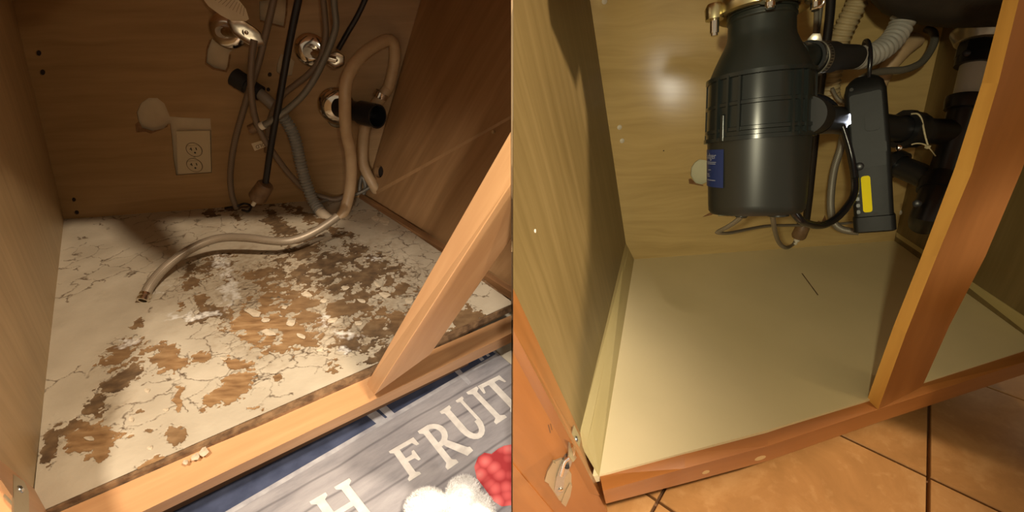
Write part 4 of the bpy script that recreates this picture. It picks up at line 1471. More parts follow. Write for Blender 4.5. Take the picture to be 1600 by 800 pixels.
# left strip: top edge against the side panel
la0, la1 = fl(991, 404), fl(936, 745)
wa0, wa1 = on(RLW, 976, 397), on(RLW, 904, 690)
hh0, hh1 = on(RLW, 979, 374), on(RLW, 908, 668)
o = hexa('trim_strip', [la0, la1, wa1, wa0], [la0 * .35 + hh0 * .65, la1 * .35 + hh1 * .65, hh1, hh0], M['olive_strip'], cabB, grain=la1 - la0)
o['label'] = 'olive strip along the left side panel'
ra0, ra1 = fl(1404, 378), fl(1612, 528)
ha0, ha1 = on(RRW, 1404, 362), on(RRW, 1612, 498)
wq2 = unit(np.array([rr_n[0], rr_n[1], 0]))
o = hexa('trim_strip', [ra0 + wq2 * .006, ra1 + wq2 * .006, ra1 - wq2 * .001, ra0 - wq2 * .001], [ha0 + rr_n * .006, ha1 + rr_n * .006, ha1 - rr_n * .001, ha0 - rr_n * .001], M['olive_strip'], cabB, grain=ra1 - ra0)
o['label'] = 'olive strip along the right side panel'

# frame: bottom rail
rf = [(942, 767), (1070, 732), (1200, 697), (1372, 640), (1600, 566), (1680, 540)]
rbk = [(937, 742), (1070, 708), (1200, 672), (1355, 625), (1600, 547), (1680, 521)]
rlo = [(947, 787), (1070, 755), (1200, 720), (1372, 660), (1600, 585), (1680, 559)]
pr_a, pr_b = fl(942, 767, rz2), fl(1600, 566, rz2)
RF = plane(pr_a, pr_b, pr_a + WR)
RFn = RF[1]
rdir = unit(pr_b - pr_a)
v = [fl(*p, rz2) for p in rbk] + [on(RF, *p) for p in rf] + [on(RF, *p) for p in rlo]
v += [p - RFn * 0.024 for p in v[12:18]]
n = 6
f = []
for k in range(3):
    f += [(k * n + i, k * n + i + 1, (k + 1) * n + i + 1, (k + 1) * n + i) for i in range(n - 1)]
f += [(3 * n + i, 3 * n + i + 1, i + 1, i) for i in range(n - 1)]
f += [(0, n, 2 * n, 3 * n), (n - 1, 2 * n - 1, 3 * n - 1, 4 * n - 1)]
railB = fixn(obj('bottom_rail', v, f, M['frame_b'], cabB, grain=rdir))
# chips in the lower edge of the rail
for (x, y, rx, ry) in ((1103, 738, 6, 2.5), (1188, 716, 9, 3)):
    panel('chip', [on(RF, x + rx * math.cos(a) + 0, y + ry * math.sin(a) - rx * .3 * math.cos(a), .0006) for a in [2 * math.pi * k / 9 for k in range(9)]], [], -RFn * .0008, M['pine'], railB)
# centre stile
B2, B3 = on(RF, 1372, 640), on(RF, 1441, 604)
B1 = fl(1355, 624, rz2)
RFb = (B1, RFn)
T2, T3, T1 = on(RF, 1594, 0), on(RF, 1600, 258), on(RFb, 1567, 0)
m2 = on(RF, 1468, 390)
B4 = B1 + (B3 - B2)


def curve_edge(pl, pts):
    return [on(pl, *p) for p in pts]


E1 = curve_edge(RFb, [(1355, 624), (1396, 510), (1440, 400), (1492, 262), (1534, 130), (1567, 0), (1592, -110)])
E2 = curve_edge(RF, [(1372, 640), (1416, 520), (1464, 400), (1518, 270), (1560, 130), (1592, 0), (1618, -110)])
E3 = curve_edge(RF, [(1441, 604), (1483, 510), (1540, 400), (1597, 265), (1645, 130), (1685, 0), (1712, -110)])
E4 = [a + (c_ - b_) for a, b_, c_ in zip(E1, E2, E3)]
v = [p for q in zip(E1, E2, E3, E4) for p in q]
f = [(0, 3, 2, 1), (24, 25, 26, 27)]
fs = []
for k in range(6):
    for i in range(4):
        f.append((k * 4 + i, k * 4 + (i + 1) % 4, (k + 1) * 4 + (i + 1) % 4, (k + 1) * 4 + i))
stB = obj('stile', v, f, M['frame_b'], cabB, smooth=40, grain=E2[3] - E2[0])
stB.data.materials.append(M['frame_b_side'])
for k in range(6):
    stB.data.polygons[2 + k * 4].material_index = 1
fixn(stB)
# left stile and the opened door with its hinge
q0, q1 = on(RLW, 790, 425), on(RLW, 938, 744)
u0, u1 = on(RF, 790, 493), on(RF, 937, 774)
n_s = unit(np.cross(q1 - q0, u0 - q0))
n_s = n_s if n_s @ (C - q0) > 0 else -n_s
o = hexa('stile', [q0, q1, u1, u0], [p - rl_n * 0.02 for p in (q0, q1, u1, u0)], M['frame_b'], cabB, grain=q1 - q0)
clip(o, 1)
bdir = unit(u1 - u0)
lft = unit(np.array([-0.62, -0.28, -0.60]))
lft = unit(np.array([-0.80, 0.06, -0.45]))
g0, g1 = u0 - bdir * .1 + lft * 0.003, u1 + bdir * 0.07 + lft * 0.003
dn2 = unit(np.cross(g1 - g0, lft))
dn2 = dn2 if dn2 @ (C - g0) > 0 else -dn2
g0, g1 = g0 - dn2 * 0.004, g1 - dn2 * 0.004
door = hexa('door', [g0, g1, g1 + lft * 0.4, g0 + lft * 0.4], [p - dn2 * 0.018 for p in (g0, g1, g1 + lft * 0.4, g0 + lft * 0.4)], M['frame_b'], cabB, grain=g1 - g0)
clip(door, 1)
dpl = (g0, dn2)
# raised centre field of the door
fld = [on(dpl, 760, 670, .004), on(dpl, 800, 724, .004), on(dpl, 874, 812, .004), on(dpl, 870, 880, .004), on(dpl, 760, 880, .004)]
fo = panel('door_panel', fld, [], -dn2 * 0.0045, M['frame_b'], door, grain=g1 - g0)
clip(fo, 1)
for (x, y, s_) in ((858, 670, 1), (861, 667, .8)):
    panel('scratch', [on(dpl, x + a * s_, y + b_ * s_, .0006) for a, b_ in ((-2, -6), (-.5, -6), (2.5, 6), (1.4, 7))], [], -dn2 * .0004, M['toe'], door)
hg = panel('hinge', [on((u0, n_s), *p, .030) for p in ((897, 664), (908, 686), (902, 714), (896, 722), (889, 712), (890, 690))], [], -n_s * 0.0015, M['brass_plate'], cabB)
lathe('screw', on((u0, n_s), 900.5, 686, .0312), n_s, [(-0.001, 0.0), (-0.001, 0.0042), (0.0008, 0.0042), (0.0022, 0.0028), (0.0024, 0.0)], M['zinc'], hg, 18)
tube('hinge_arm', [on(dpl, 893, 697, .016), on(dpl, 895.5, 705, .020), on(dpl, 894, 712, .021), on(dpl, 889, 716, .018), on(dpl, 883, 722, .015), on(dpl, 877, 742, .013)], 0.0026, M['chrome'], hg)
pA_ = [(884, 716), (895, 718), (892, 728), (882, 748), (880, 768), (872, 776), (866, 768), (869, 748), (875, 730)]
panel('hinge_cup', [on(dpl, *p, .013) for p in pA_], [], -dn2 * .007, M['hinge_steel'], hg)
panel('hinge_cup_seat', [on(dpl, *p, .0055) for p in ((866, 722), (878, 717), (893, 742), (893, 762), (882, 786), (874, 782), (858, 758), (856, 742))], [], -dn2 * .005, M['brass_plate'], hg)
lathe('cup_pin', on(dpl, 886, 729, .016), dn2, [(-.002, .003), (.002, .003), (.003, .001)], M['slot'], hg, 12)
panel('hinge_plate', [on(dpl, *p, .009) for p in ((864, 722), (868, 725), (864, 745), (858, 756), (851, 752), (855, 738))], [], -dn2 * .0035, M['brass_plate'], hg)
panel('hinge_plate', [on(dpl, *p, .009) for p in ((890, 756), (894, 760), (891, 776), (884, 792), (877, 786), (882, 772))], [], -dn2 * .0035, M['brass_plate'], hg)
lathe('screw', on(dpl, 876, 765, .014), dn2, [(-0.002, 0.0035), (0.001, 0.0035), (0.002, 0.002)], M['chrome'], hg, 14)
# toe kick and the cabinet top above the picture
a_, b_ = fl(942, 767, 0), fl(1650, 552, 0)
a_, b_ = pr_a - UP * rz2, pr_b - UP * rz2
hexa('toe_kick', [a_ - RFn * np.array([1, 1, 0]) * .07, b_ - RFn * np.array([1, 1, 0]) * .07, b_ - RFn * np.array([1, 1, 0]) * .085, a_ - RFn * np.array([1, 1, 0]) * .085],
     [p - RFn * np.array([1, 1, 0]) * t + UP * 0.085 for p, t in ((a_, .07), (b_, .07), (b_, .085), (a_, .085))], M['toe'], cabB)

# added divider between the two cabinets: stops light leaks and covers cut ends
dv_yz = [(0.90, 0.001), (0.90, 0.05), (0.62, 0.26), (0.52, 0.42), (0.58, 0.74), (1.75, 0.74), (1.75, 0.001)]
dvd = hexa('wall_added_divider', [np.array([-X0 * .8, y, z]) for y, z in dv_yz], [np.array([X0 * .8, y, z]) for y, z in dv_yz], M['divider'])
dvd['kind'] = 'structure'
dvd['label'] = 'added thin board between the two cabinets, keeping their light apart'


def wr(x, y, off=0.0):
    return on(RB, x, y, off)


# ------------------------------------------------------------------ garbage disposal
gd = thing('garbage_disposal', px(1182, 330, 0.65), 'dark grey ribbed garbage disposal with a blue label hanging from the sink', 'garbage disposal')
DD = 0.65
A0 = px(1184, 200, DD)
AX = WR.copy()
AX = unit(px(1190, 40, DD - 0.012) - px(1181, 300, DD + 0.03))


def axt(y):
    """axis parameter whose projection has the given picture row"""
    lo, hi = -0.4, 0.5
    for _ in range(50):
        m_ = (lo + hi) / 2
        if proj(A0 + AX * m_)[1] > y:
            lo = m_
        else:
            hi = m_
    return lo


def R_(w_px, y):
    q = A0 + AX * axt(y)
    e = np.cross(AX, unit(q - C))
    e = unit(e)
    k = abs(proj(q + e * .05)[0] - proj(q - e * .05)[0]) / .1
    return w_px / k / 2


prof_low = [(axt(332), 0.0), (axt(332), R_(120, 332)), (axt(331), R_(144, 330)), (axt(326), R_(152, 326)), (axt(316), R_(154, 316)), (axt(230), R_(163, 230)), (axt(219), R_(164, 219))]
lathe('lower_housing', A0, AX, prof_low, M['disposal_low'], gd, 64, closed=False)
prof_mid = [(axt(219), R_(164, 219)), (axt(219), R_(176, 219)), (axt(213), R_(176, 213)), (axt(212), R_(169, 212)), (axt(206), R_(169, 206)), (axt(205), R_(173, 205)), (axt(200), R_(173, 200)), (axt(199), R_(167, 199)),
            (axt(168), R_(167, 168)), (axt(167), R_(172, 167)), (axt(162), R_(172, 162)), (axt(161), R_(167, 161)), (axt(126), R_(167, 126)), (axt(125), R_(176, 125)), (axt(119), R_(176, 119)), (axt(118), R_(160, 118))]
lathe('middle_housing', A0, AX, prof_mid, M['disposal_mid'], gd, 64, closed=False)
prof_top = [(axt(119), R_(166, 119)), (axt(112), R_(160, 112)), (axt(98), R_(148, 98)), (axt(84), R_(134, 84)), (axt(72), R_(121, 72)), (axt(62), R_(112, 62)), (axt(54), R_(109, 54)), (axt(34), R_(108, 34)), (axt(32), R_(112, 32)), (axt(29), R_(112, 29)), (axt(28), R_(107, 28)), (axt(24), R_(107, 24)), (axt(23), R_(113, 23)), (axt(18), R_(113, 18)), (axt(17), R_(106, 17)), (axt(-30), R_(106, -30))]
lathe('upper_housing', A0, AX, prof_top, M['disposal_top'], gd, 64, closed=False)
ring = lathe('mounting_ring', A0, AX, [(axt(16), R_(110, 16)), (axt(22), R_(128, 20)), (axt(23), R_(146, 21)), (axt(20), R_(156, 18)), (axt(12), R_(160, 10)), (axt(4), R_(156, 4)), (axt(-4), R_(150, -4)), (axt(-30), R_(146, -30))], M['gold_ring'], gd, 64, closed=False)
gu, gwv, ga = frame_of(AX)


def gpt(ang, y, r):
    """point on the disposal: angle measured from facing the camera, + to the right"""
    q = A0 + AX * axt(y)
    f0 = (C - q) - AX * ((C - q) @ AX)
    f0 = unit(f0)
    r0 = unit(np.cross(AX, f0))
    a = math.radians(ang)
    return q + (f0 * math.cos(a) + r0 * math.sin(a)) * r, f0 * math.cos(a) + r0 * math.sin(a), -f0 * math.sin(a) + r0 * math.cos(a)


# raised ribs of the middle housing
for (ang, y0, y1, wdt) in ((-46, 122, 216, .0025), (-32, 122, 206, .0022), (-19, 126, 206, .0022), (34, 128, 214, .0022), (43, 126, 216, .0022), (52, 126, 214, .0022), (-100, 122, 216, .003), (100, 122, 216, .003)):
    a, na, sa = gpt(ang, y0, R_(167, y0) - .001)
    b_, nb, sb_ = gpt(ang, y1, R_(167, y1) - .001)
    hexa('rib', [b_ - sb_ * wdt, b_ + sb_ * wdt, b_ + sb_ * wdt * .7 + nb * .0055, b_ - sb_ * wdt * .7 + nb * .0055], [a - sa * wdt, a + sa * wdt, a + sa * wdt * .7 + na * .0055, a - sa * wdt * .7 + na * .0055], M['disposal_mid'], gd)
pb, nb, sb_ = gpt(-38, 205, R_(169, 205))
lathe('screw_post', pb, AX, [(-0.012, .004), (0.022, .004), (0.024, .002)], M['disposal_mid'], gd, 16)
# bolts and lugs of the mounting ring
for (ang, ln) in ((-62, .05), (8, .03), (68, .035), (180, .03)):
    q, nn, ss = gpt(ang, 14, R_(158, 14))
    lug = lathe('mounting_lug', q + nn * .004, AX, [(-.010, .010), (-.010, .012), (.004, .013), (.010, .010)], M['gold_ring'], gd, 18)
    lathe('bolt', q + nn * .004, -AX, [(0, .006), (ln * .55, .006), (ln * .55, .0045), (ln * .62, .0045)], M['chrome'], lug, 14)
q, nn, ss = gpt(62, 22, R_(160, 22))
tube('ring_loop', [q + ss * .002 + AX * .012, q + nn * .014 + AX * .006, q + nn * .014 - AX * .012, q + nn * .002 - AX * .014], .0022, M['chrome'], gd)
# blue label
lv, lf_ = [], []
rows = [230, 288]
NA, a0, a1 = 14, -82, -37.5
for y in rows:
    for k in range(NA + 1):
        q, nn, ss = gpt(a0 + (a1 - a0) * k / NA, y - 2 + 3 * k / NA, R_(163.4 - (y - 230) * .07, y))
        lv.append(q + nn * .0007)
lf_ = [(k, k + 1, NA + 2 + k, NA + 1 + k) for k in range(NA)]
lab = fixn(obj('label_sticker', lv, lf_, M['blue_label'], gd, smooth=True))
lab['label'] = 'blue sticker with pale print'


def wrap_text(s, ya, yb, b0, b1):
    V, Fc = text_mesh(s)
    V[:, 0] /= V[:, 0].max()
    hmax = max(V[:, 1].max(), .6)
    pts = []
    for p in V:
        y = yb + (ya - yb) * p[1] / hmax
        ang = b0 + (b1 - b0) * p[0]
        q, nn, ss = gpt(ang, y - 2 + 3 * (ang - a0) / (a1 - a0), R_(163.4 - (y - 230) * .07, y))
        pts.append(q + nn * .0014)
    obj('lettering', pts, Fc, M['label_ink'], lab)


wrap_text('Badger', 235, 244, -78, -49)
for (y, b0, b1) in ((249, -76, -49), (251.5, -72, -50), (261, -68, -60), (268, -74, -64), (271, -73, -62), (277, -72, -50)):
    qs = []
    for t in (0, 1):
        for k in range(5):
            ang = b0 + (b1 - b0) * k / 4
            q, nn, ss = gpt(ang, y + t * 1.0 - 2 + 3 * (ang - a0) / (a1 - a0), R_(163.4 - (y - 230) * .07, y))
            qs.append(q + nn * .0013)
    obj('print_line', qs, [(k, k + 1, 6 + k, 5 + k) for k in range(4)], M['label_ink'], lab)
# underside terminals
q, nn, ss = gpt(60, 333, R_(60, 333))
lathe('terminal', px(1216, 331, DD), -AX, [(0, .014), (.006, .014), (.007, .011)], M['disposal_low'], gd, 24)
lathe('terminal', px(1158, 332, DD), -AX, [(0, .008), (.006, .008), (.007, .006)], M['disposal_low'], gd, 20)
# outlet port (elbow flange) at the right with its wire bail
q1_, n1_, s1_ = gpt(74, 190, R_(150, 190))
lathe('outlet_port', q1_, unit(px(1300, 188, DD + .09) - px(1262, 184, DD)), [(-.01, .025), (.006, .026), (.008, .0235), (.04, .0235)], M['black_rubber'], gd, 30)
tube('wire_bail', [px(1268, 154, .615), px(1276, 170, .605), px(1282, 186, .602), px(1276, 200, .605), px(1266, 214, .615)], .0017, M['zinc'], gd, 8, straight=False)
q2_, n2_, s2_ = gpt(70, 92, R_(130, 92))
lathe('inlet_port', px(1240, 88, .65), unit(px(1300, 90, .71) - px(1240, 88, .65)), [(0, .020), (.04, .019), (.06, .018)], M['disposal_top'], gd, 26)

# ------------------------------------------------------------------ corrugated grey hose with rubber connector and clamp on the disposal
ch = thing('drain_hose', px(1300, 90, .74), 'grey corrugated hose joined by a black rubber elbow to the disposal', 'hose')
k0, k1 = px(1262, 90, .67), px(1334, 89, .765)
kx = unit(k1 - k0)
kl = np.linalg.norm(k1 - k0)
lathe('rubber_connector', k0, kx, [(0, .020), (.0, .024), (kl * .45, .0235), (kl * .46, .0205), (kl, .0195), (kl, .015)], M['black_rubber'], ch, 30, closed=False)
tube('corrugated_section', [px(1330, 89, .762), px(1346, 90, .77), px(1366, 84, .775), px(1387, 70, .778), px(1404, 48, .78), px(1413, 24, .775), px(1416, 0, .77), px(1416, -30, .77)], .0175, M['grey_corr'], ch, 22, ribs=(.0098, .10))
cc_ = px(1270, 92, .68)
cl = lathe('hose_clamp', cc_, kx, [(-.008, .0245), (-.008, .0262), (.008, .0262), (.008, .0245)], M['steel'], ch, 36, closed=False)
u, w2, a = frame_of(kx)
for k in range(15):
    an = -1.2 + k * .16
    f0 = unit((C - cc_) - kx * ((C - cc_) @ kx))
    g0_ = np.cross(kx, f0)
    nrm = f0 * math.cos(an) + g0_ * math.sin(an)
    tg = -f0 * math.sin(an) + g0_ * math.cos(an)
    box('slot', cc_ + nrm * .0263, kx * .0042, tg * .0008, nrm * .0003, M['slot'], cl)
sx_ = px(1273, 62, .665)
lathe('screw', sx_, unit(C - sx_), [(-.012, .008), (-.003, .008), (-.003, .0095), (.003, .0095), (.004, .006)], M['steel'], cl, 6)

# tan corrugated hose behind
th = tube('drain_hose', [wr(1346, -25, .05), wr(1338, 5, .05), wr(1325, 32, .045), wr(1312, 62, .04), wr(1303, 95, .04), wr(1297, 128, .04), wr(1296, 150, .04), wr(1304, 166, .04), wr(1318, 178, .04), wr(1332, 192, .04)], .0185, M['tan_corr'], None, 18, ribs=(.0105, .09))
tag(th, 'tan corrugated hose hanging behind the black rubber elbow', 'hose')

# black faucet hose with weight, braided lines, cords
fh2 = thing('faucet_hose', wr(1250, 372, .06), 'straight black faucet hose with a brown weight above the clean strip', 'hose')
tube('hose', [wr(1300, -25, .06), wr(1296, 30, .06), wr(1288, 90, .06), wr(1279, 160, .06), wr(1271, 240, .06), wr(1264, 310, .06), wr(1259, 350, .06)], .0082, M['black_hose'], fh2, 14)
a_, b_ = wr(1258, 347, .06), wr(1246, 373, .06)
ax = unit(b_ - a_)
L_ = np.linalg.norm(b_ - a_)
lathe('weight', a_, ax, [(0, .006), (.001, .0125), (.005, .0155), (L_ * .82, .017), (L_ * .95, .014), (L_, .007)], M['brown_nut'], fh2, 26)
lathe('fitting', b_, ax, [(0, .007), (.006, .007), (.006, .0045), (.016, .004)], M['white_plastic'], fh2, 14)
tube('thin_line', [wr(1243, 377, .06), wr(1238, 383, .07), px(1228, 387, .88), px(1218, 380, .83), px(1212, 365, .76), px(1208, 345, .69), px(1207, 328, .66)], .0038, M['supply_b'], fh2, 10)
o = tube('supply_line', [px(1275, -20, .88), px(1276, 20, .88), px(1274, 55, .885), px(1272, 80, .90)], .0048, M['supply_b'], None, 12)
tag(o, 'grey braided line standing upright behind the hose clamp screw', 'hose')
o = tube('supply_line', [px(1284, -20, .885), px(1281, 20, .89), px(1276, 55, .90), px(1270, 80, .915)], .0048, M['supply_b'], None, 12)
tag(o, 'grey braided line leaning just right of the upright one', 'hose')
o = tube('supply_line', [px(1300, 138, .915), px(1306, 150, .92), px(1312, 157, .92), px(1320, 160, .92)], .0035, M['supply_b'], None, 10)
tag(o, 'thin grey line with a pale tip beside the tan hose bend', 'hose')
o = tube('supply_line', [px(1345, 124, .84), px(1362, 115, .85), px(1385, 111, .86), px(1412, 109, .87), px(1436, 100, .885), px(1451, 84, .90), px(1460, 64, .915), px(1458, 50, .93), px(1448, 46, .95)], .0068, M['supply_b'], None, 14)
tag(o, 'grey braided line looping up to the right behind the hook', 'hose')
o = tube('supply_line', [px(1318, 206, .93), px(1314, 230, .94), px(1304, 262, .95), px(1299, 295, .955), px(1298, 325, .96), px(1302, 345, .955), px(1311, 356, .95), px(1326, 361, .94), px(1342, 362, .93)], .0072, M['supply_b'], None, 14)
tag(o, 'grey braided line hanging in a loop left of the work light', 'hose')
o = tube('drain_hose', [wr(1432, 62, .02), wr(1412, 78, .03), wr(1392, 100, .03), wr(1376, 125, .03), wr(1368, 150, .03)], .016, M['beige_hose'], None, 16)
tag(o, 'smooth tan hose in the shade behind the hook', 'hose')
pc = thing('power_cord', px(1125, 362, .86), 'flat grey power cord folded in a V below the disposal', 'cord')
tube('cord', [px(1162, 335, .66), px(1150, 346, .68), px(1136, 355, .70), px(1124, 361, .73), px(1124, 364, .74), px(1140, 364, .78), px(1170, 358, .83), px(1200, 353, .88), px(1240, 352, .945), px(1285, 352, .96), px(1330, 348, .965)], .0052, M['supply_b'], pc, 12, flat=.55)
lathe('cord_grip', px(1159, 336, .66), unit(px(1163, 328, .655) - px(1157, 340, .665)), [(0, .008), (.010, .009), (.012, .006)], M['black_rubber'], pc, 16)
cc2 = thing('power_cord', px(1290, 350, .80), 'thick glossy black cord looping from the disposal up past the work light', 'cord')
tube('cord', [px(1236, 326, .655), px(1250, 343, .665), px(1264, 350, .69), px(1284, 352, .72), px(1304, 343, .735), px(1322, 325, .75), px(1334, 305, .765), px(1336, 280, .775), px(1331, 250, .785), px(1325, 225, .79), px(1320, 205, .79), px(1314, 185, .79), px(1302, 165, .78), px(1286, 154, .765), px(1270, 150, .75)], .0058, M['black_cord'], cc2, 12)
tube('cord', [px(1306, 168, .77), px(1316, 195, .77), px(1325, 222, .77), px(1332, 250, .77), px(1336, 278, .765)], .0045, M['black_cord'], cc2, 12)

# ------------------------------------------------------------------ work light hung on a hook
wlk = thing('work_light', px(1367, 362, .77), 'black handheld work light with a yellow strip hanging by its hook', 'work light')
LD = .765


def rrect(c, ex, ey, rx, ry, rad, n=5):
    out = []
    for (sx, sy, a0_) in ((1, 1, 0), (-1, 1, 90), (-1, -1, 180), (1, -1, 270)):
        for k in range(n):
            a = math.radians(a0_ + 90 * k / (n - 1))
            out.append(c + ex * (sx * (rx - rad) + rad * math.cos(a)) + ey * (sy * (ry - rad) + rad * math.sin(a)))
    return out


def loft(name, sections, m, parent, smooth=40):
    n = len(sections[0])
    v = [p for s_ in sections for p in s_]
    f = [tuple(range(n))[::-1], tuple(range((len(sections) - 1) * n, len(sections) * n))]
    for j in range(len(sections) - 1):
        for i in range(n):
            a, b_ = j * n + i, j * n + (i + 1) % n
            f.append((a, b_, b_ + n, a + n))
    return fixn(obj(name, v, f, m, parent, smooth=smooth))


top_c, bot_c = px(1350, 125, LD + .01), px(1366, 350, LD + .03)
wx_ = unit(bot_c - top_c)
f0 = unit((C - top_c) - wx_ * ((C - top_c) @ wx_))
ex_ = unit(np.cross(wx_, f0))
if ex_[0] < 0:
    ex_ = -ex_
HL = np.linalg.norm(bot_c - top_c)
kpx = 1 / (FOC / LD) / 1.12


def sec(t, wpx, dpt, rad=.3, shift=0.0):
    c = top_c + wx_ * HL * t + ex_ * shift * kpx
    rx = wpx * kpx / 2
    return rrect(c, ex_, f0, rx, dpt, min(rx, dpt) * rad)


loft('body', [sec(-.02, 26, .012, .5), sec(.0, 40, .016, .4), sec(.03, 52, .020, .35), sec(.09, 59, .024, .3), sec(.45, 60, .025, .3), sec(.60, 58, .024, .3), sec(.90, 56, .024, .3), sec(.935, 56, .024, .3), sec(.94, 60, .026, .3), sec(1.04, 60, .026, .3), sec(1.05, 54, .022, .4)], M['light_body'], wlk)


def wface(t, xpx, lift=0.0):
    return top_c + wx_ * HL * t + ex_ * xpx * kpx + f0 * (.0246 + lift)


def plate(name, t0, t1, x0, x1, m, h=.0015, r=.25):
    c = wface((t0 + t1) / 2, (x0 + x1) / 2)
    s0 = rrect(c, ex_, wx_, abs(x1 - x0) * kpx / 2, abs(t1 - t0) * HL / 2, r * abs(x1 - x0) * kpx, 4)
    s1 = [p + f0 * h for p in s0]
    return loft(name, [s0, s1], m, wlk, 30)


y_ = plate('yellow_strip', .655, .905, -14, -1, M['yellow'], .003, .3)
y_['label'] = 'bright yellow grip strip'
plate('front_cover', .10, .60, -22, 22, M['light_body'], .0018, .1)
plate('switch', .24, .36, -3, 18, M['light_body'], .006, .3)
plate('recess_plate', .44, .51, 2, 24, M['light_body'], .0026, .1)
for k in range(6):
    plate('grip_rib', .66 + k * .045, .685 + k * .045, -23, -18, M['black_pipe'], .004, .3)
lathe('button', wface(.585, -15, .0), f0, [(0, .007), (.003, .007), (.004, .005)], M['black_pipe'], wlk, 18)
lathe('screw', wface(.925, 3, 0), f0, [(0, .003), (.001, .003)], M['slot'], wlk, 12)
lathe('screw', wface(.06, -18, 0), f0, [(-.002, .003), (.0006, .003)], M['slot'], wlk, 12)
tube('hook', [px(1357, 128, .765), px(1358, 112, .757), px(1360, 92, .752), px(1359, 74, .755), px(1356, 65, .765), px(1352, 64, .78), px(1350, 70, .79)], .0036, M['black_cord'], wlk, 12)
# lit lens on its left flank facing the drain pipe
lens = lathe('lamp_lens', px(1320, 188, .785), unit(np.array([-.9, -.35, .05])), [(-.010, .016), (.000, .016), (.003, .010), (.0035, .0)], mat('lit_lens', (0.9, .92, 1), .4), wlk, 20)
lm = lens.data.materials[0].node_tree.nodes['Principled BSDF']
lm.inputs['Emission Color'].default_value = (.8, .85, 1, 1)
lm.inputs['Emission Strength'].default_value = 14.0

# ------------------------------------------------------------------ sink drain plumbing
dp = thing('drain_pipe', px(1500, 360, .86), 'black drain plumbing with a white tailpiece and trap beside the orange stile', 'pipe')


def pipe(name, pts, r, m='black_pipe', **kw):
    return tube(name, pts, r, M[m], dp, 24, **kw)


vt, vb = px(1536, 30, .82), px(1440, 350, .92)
va = unit(px(1527, 78, .84) - px(1500, 190, .85))
lathe('strainer_flange', px(1533, 62, .84), va, [(-.008, .032), (-.006, .037), (.004, .042), (.012, .046), (.016, .046), (.018, .03)], M['steel'], dp, 40)
lathe('lock_nut', px(1530, 74, .84), -va, [(-.012, .030), (.0, .032), (.018, .032), (.02, .028)], M['black_pipe'], dp, 10)
lathe('slip_nut', px(1528, 84, .84), -va, [(0, .027), (.0, .030), (.022, .030), (.022, .02)], M['black_pipe'], dp, 20)
tl = lathe('tailpiece', px(1526, 92, .84), -va, [(0, .0215), (.085, .0215)], M['pvc_white'], dp, 30)
tl['label'] = 'white tailpiece tube'
lathe('wing', px(1510, 83, .83), unit(C - px(1510, 83, .83)), [(0, .006), (.006, .006), (.007, .004)], M['black_pipe'], dp, 12)
lathe('slip_nut', px(1511, 151, .845), -va, [(0, .0225), (0, .030), (.006, .031), (.024, .029), (.024, .022)], M['black_pipe'], dp, 24)
pipe('vertical_pipe', [px(1509, 158, .85), px(1499, 195, .855), px(1484, 240, .865), px(1472, 278, .87), px(1464, 305, .87)], .0235)
pipe('horizontal_pipe', [px(1505, 207, .862), px(1470, 206, .86), px(1430, 203, .855), px(1395, 200, .85), px(1350, 194, .84), px(1310, 188, .81), px(1276, 186, .72)], .024)
lathe('slip_nut', px(1424, 203, .855), unit(px(1395, 200, .85) - px(1430, 203, .855)), [(-.012, .026), (-.012, .033), (.004, .034), (.008, .036), (.020, .036), (.020, .026)], M['black_pipe'], dp, 12, closed=False)
lathe('tee_collar', px(1494, 206, .862), unit(px(1470, 206, .86) - px(1505, 207, .862)), [(-.02, .027), (.006, .028), (.008, .0245)], M['black_pipe'], dp, 24)
lathe('thumb_screw', px(1404, 231, .825), unit(C - px(1404, 231, .825)), [(-.006, .005), (.0, .005), (.001, .003)], M['chrome'], dp, 14)
pipe('trap_arm', [px(1386, 252, .97), px(1400, 258, .955), px(1425, 268, .93), px(1448, 278, .905), px(1464, 288, .885)], .0225)
lathe('slip_nut', px(1399, 256, .955), unit(px(1425, 268, .93) - px(1399, 256, .955)), [(-.008, .024), (-.008, .029), (.010, .029), (.010, .023)], M['black_pipe'], dp, 16, closed=False)
pipe('trap_bend', [px(1470, 275, .87), px(1464, 292, .865), px(1456, 318, .86), px(1448, 338, .862), px(1444, 346, .866), px(1452, 342, .90), px(1462, 318, .915)], .0255)
lathe('slip_nut', px(1468, 284, .868), unit(px(1456, 318, .86) - px(1470, 275, .87)), [(0, .026), (0, .031), (.022, .031), (.022, .026)], M['black_pipe'], dp, 14, closed=False)
lathe('wing', px(1433, 318, .85), unit(C - px(1433, 318, .85)), [(-.004, .007), (.004, .007), (.005, .004)], M['black_pipe'], dp, 12)
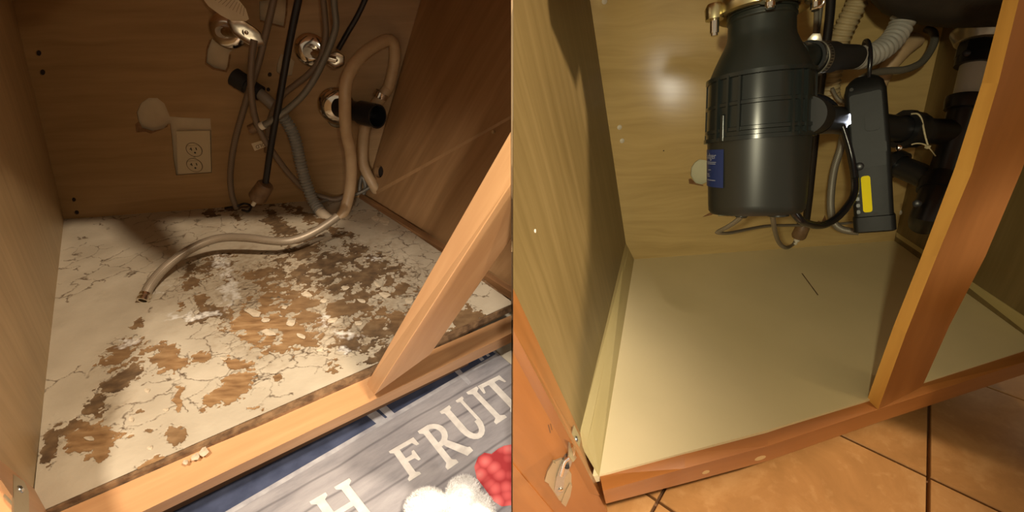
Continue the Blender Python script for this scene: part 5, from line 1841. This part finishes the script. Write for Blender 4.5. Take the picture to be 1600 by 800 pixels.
zt = thing('zip_tie', px(1450, 230, .82), 'pale nylon tie looped round the black pipe coupling', 'zip tie')
tube('loop', [px(1424, 178, .83), px(1434, 178, .822), px(1440, 186, .82), px(1443, 200, .818), px(1446, 214, .818), px(1450, 228, .818)], .0015, M['zip_tie'], zt, 8)
tube('loop', [px(1450, 229, .818), px(1442, 225, .818), px(1432, 224, .82), px(1424, 226, .825)], .0013, M['zip_tie'], zt, 8)
tube('tail', [px(1450, 229, .818), px(1456, 236, .815), px(1462, 244, .812)], .0018, M['zip_tie'], zt, 8, flat=.5)
box('lock', px(1449.5, 229.5, .816), RT * .0032, UP * .0028, np.array([0, .0025, 0]), M['zip_tie'], zt)

# ------------------------------------------------------------------ sink bowl underside
sk = thing('sink_bowl', px(1480, 20, .86), 'dark underside of the sink bowl above the white tailpiece', 'sink')
sc_ = px(1490, -60, .86)
prof_pts = []
vb_, fb_ = [], []
lower = [(1352, -14), (1362, 2), (1378, 18), (1402, 30), (1440, 37), (1480, 42), (1510, 43), (1560, 42), (1640, 40)]
rows_ = []
for j, (dd, ky) in enumerate(((1.02, -14), (.99, -2), (.95, 0), (.88, 2), (.80, 0), (.74, -6), (.70, -26))):
    rows_.append([px(x + (0), y + ky, dd) for (x, y) in lower])
nn_ = len(lower)
for r_ in rows_:
    vb_ += r_
for j in range(len(rows_) - 1):
    for i in range(nn_ - 1):
        fb_.append((j * nn_ + i, j * nn_ + i + 1, (j + 1) * nn_ + i + 1, (j + 1) * nn_ + i))
kk = len(vb_)
vb_ += [p + UP * .14 for p in rows_[0]] + [p + UP * .14 for p in rows_[-1]]
for i in range(nn_ - 1):
    fb_.append((i, i + 1, kk + i + 1, kk + i))
    fb_.append(((len(rows_) - 1) * nn_ + i, (len(rows_) - 1) * nn_ + i + 1, kk + nn_ + i + 1, kk + nn_ + i))
    fb_.append((kk + i, kk + i + 1, kk + nn_ + i + 1, kk + nn_ + i))
fixn(obj('bowl', vb_, fb_, M['sink'], sk, smooth=True))
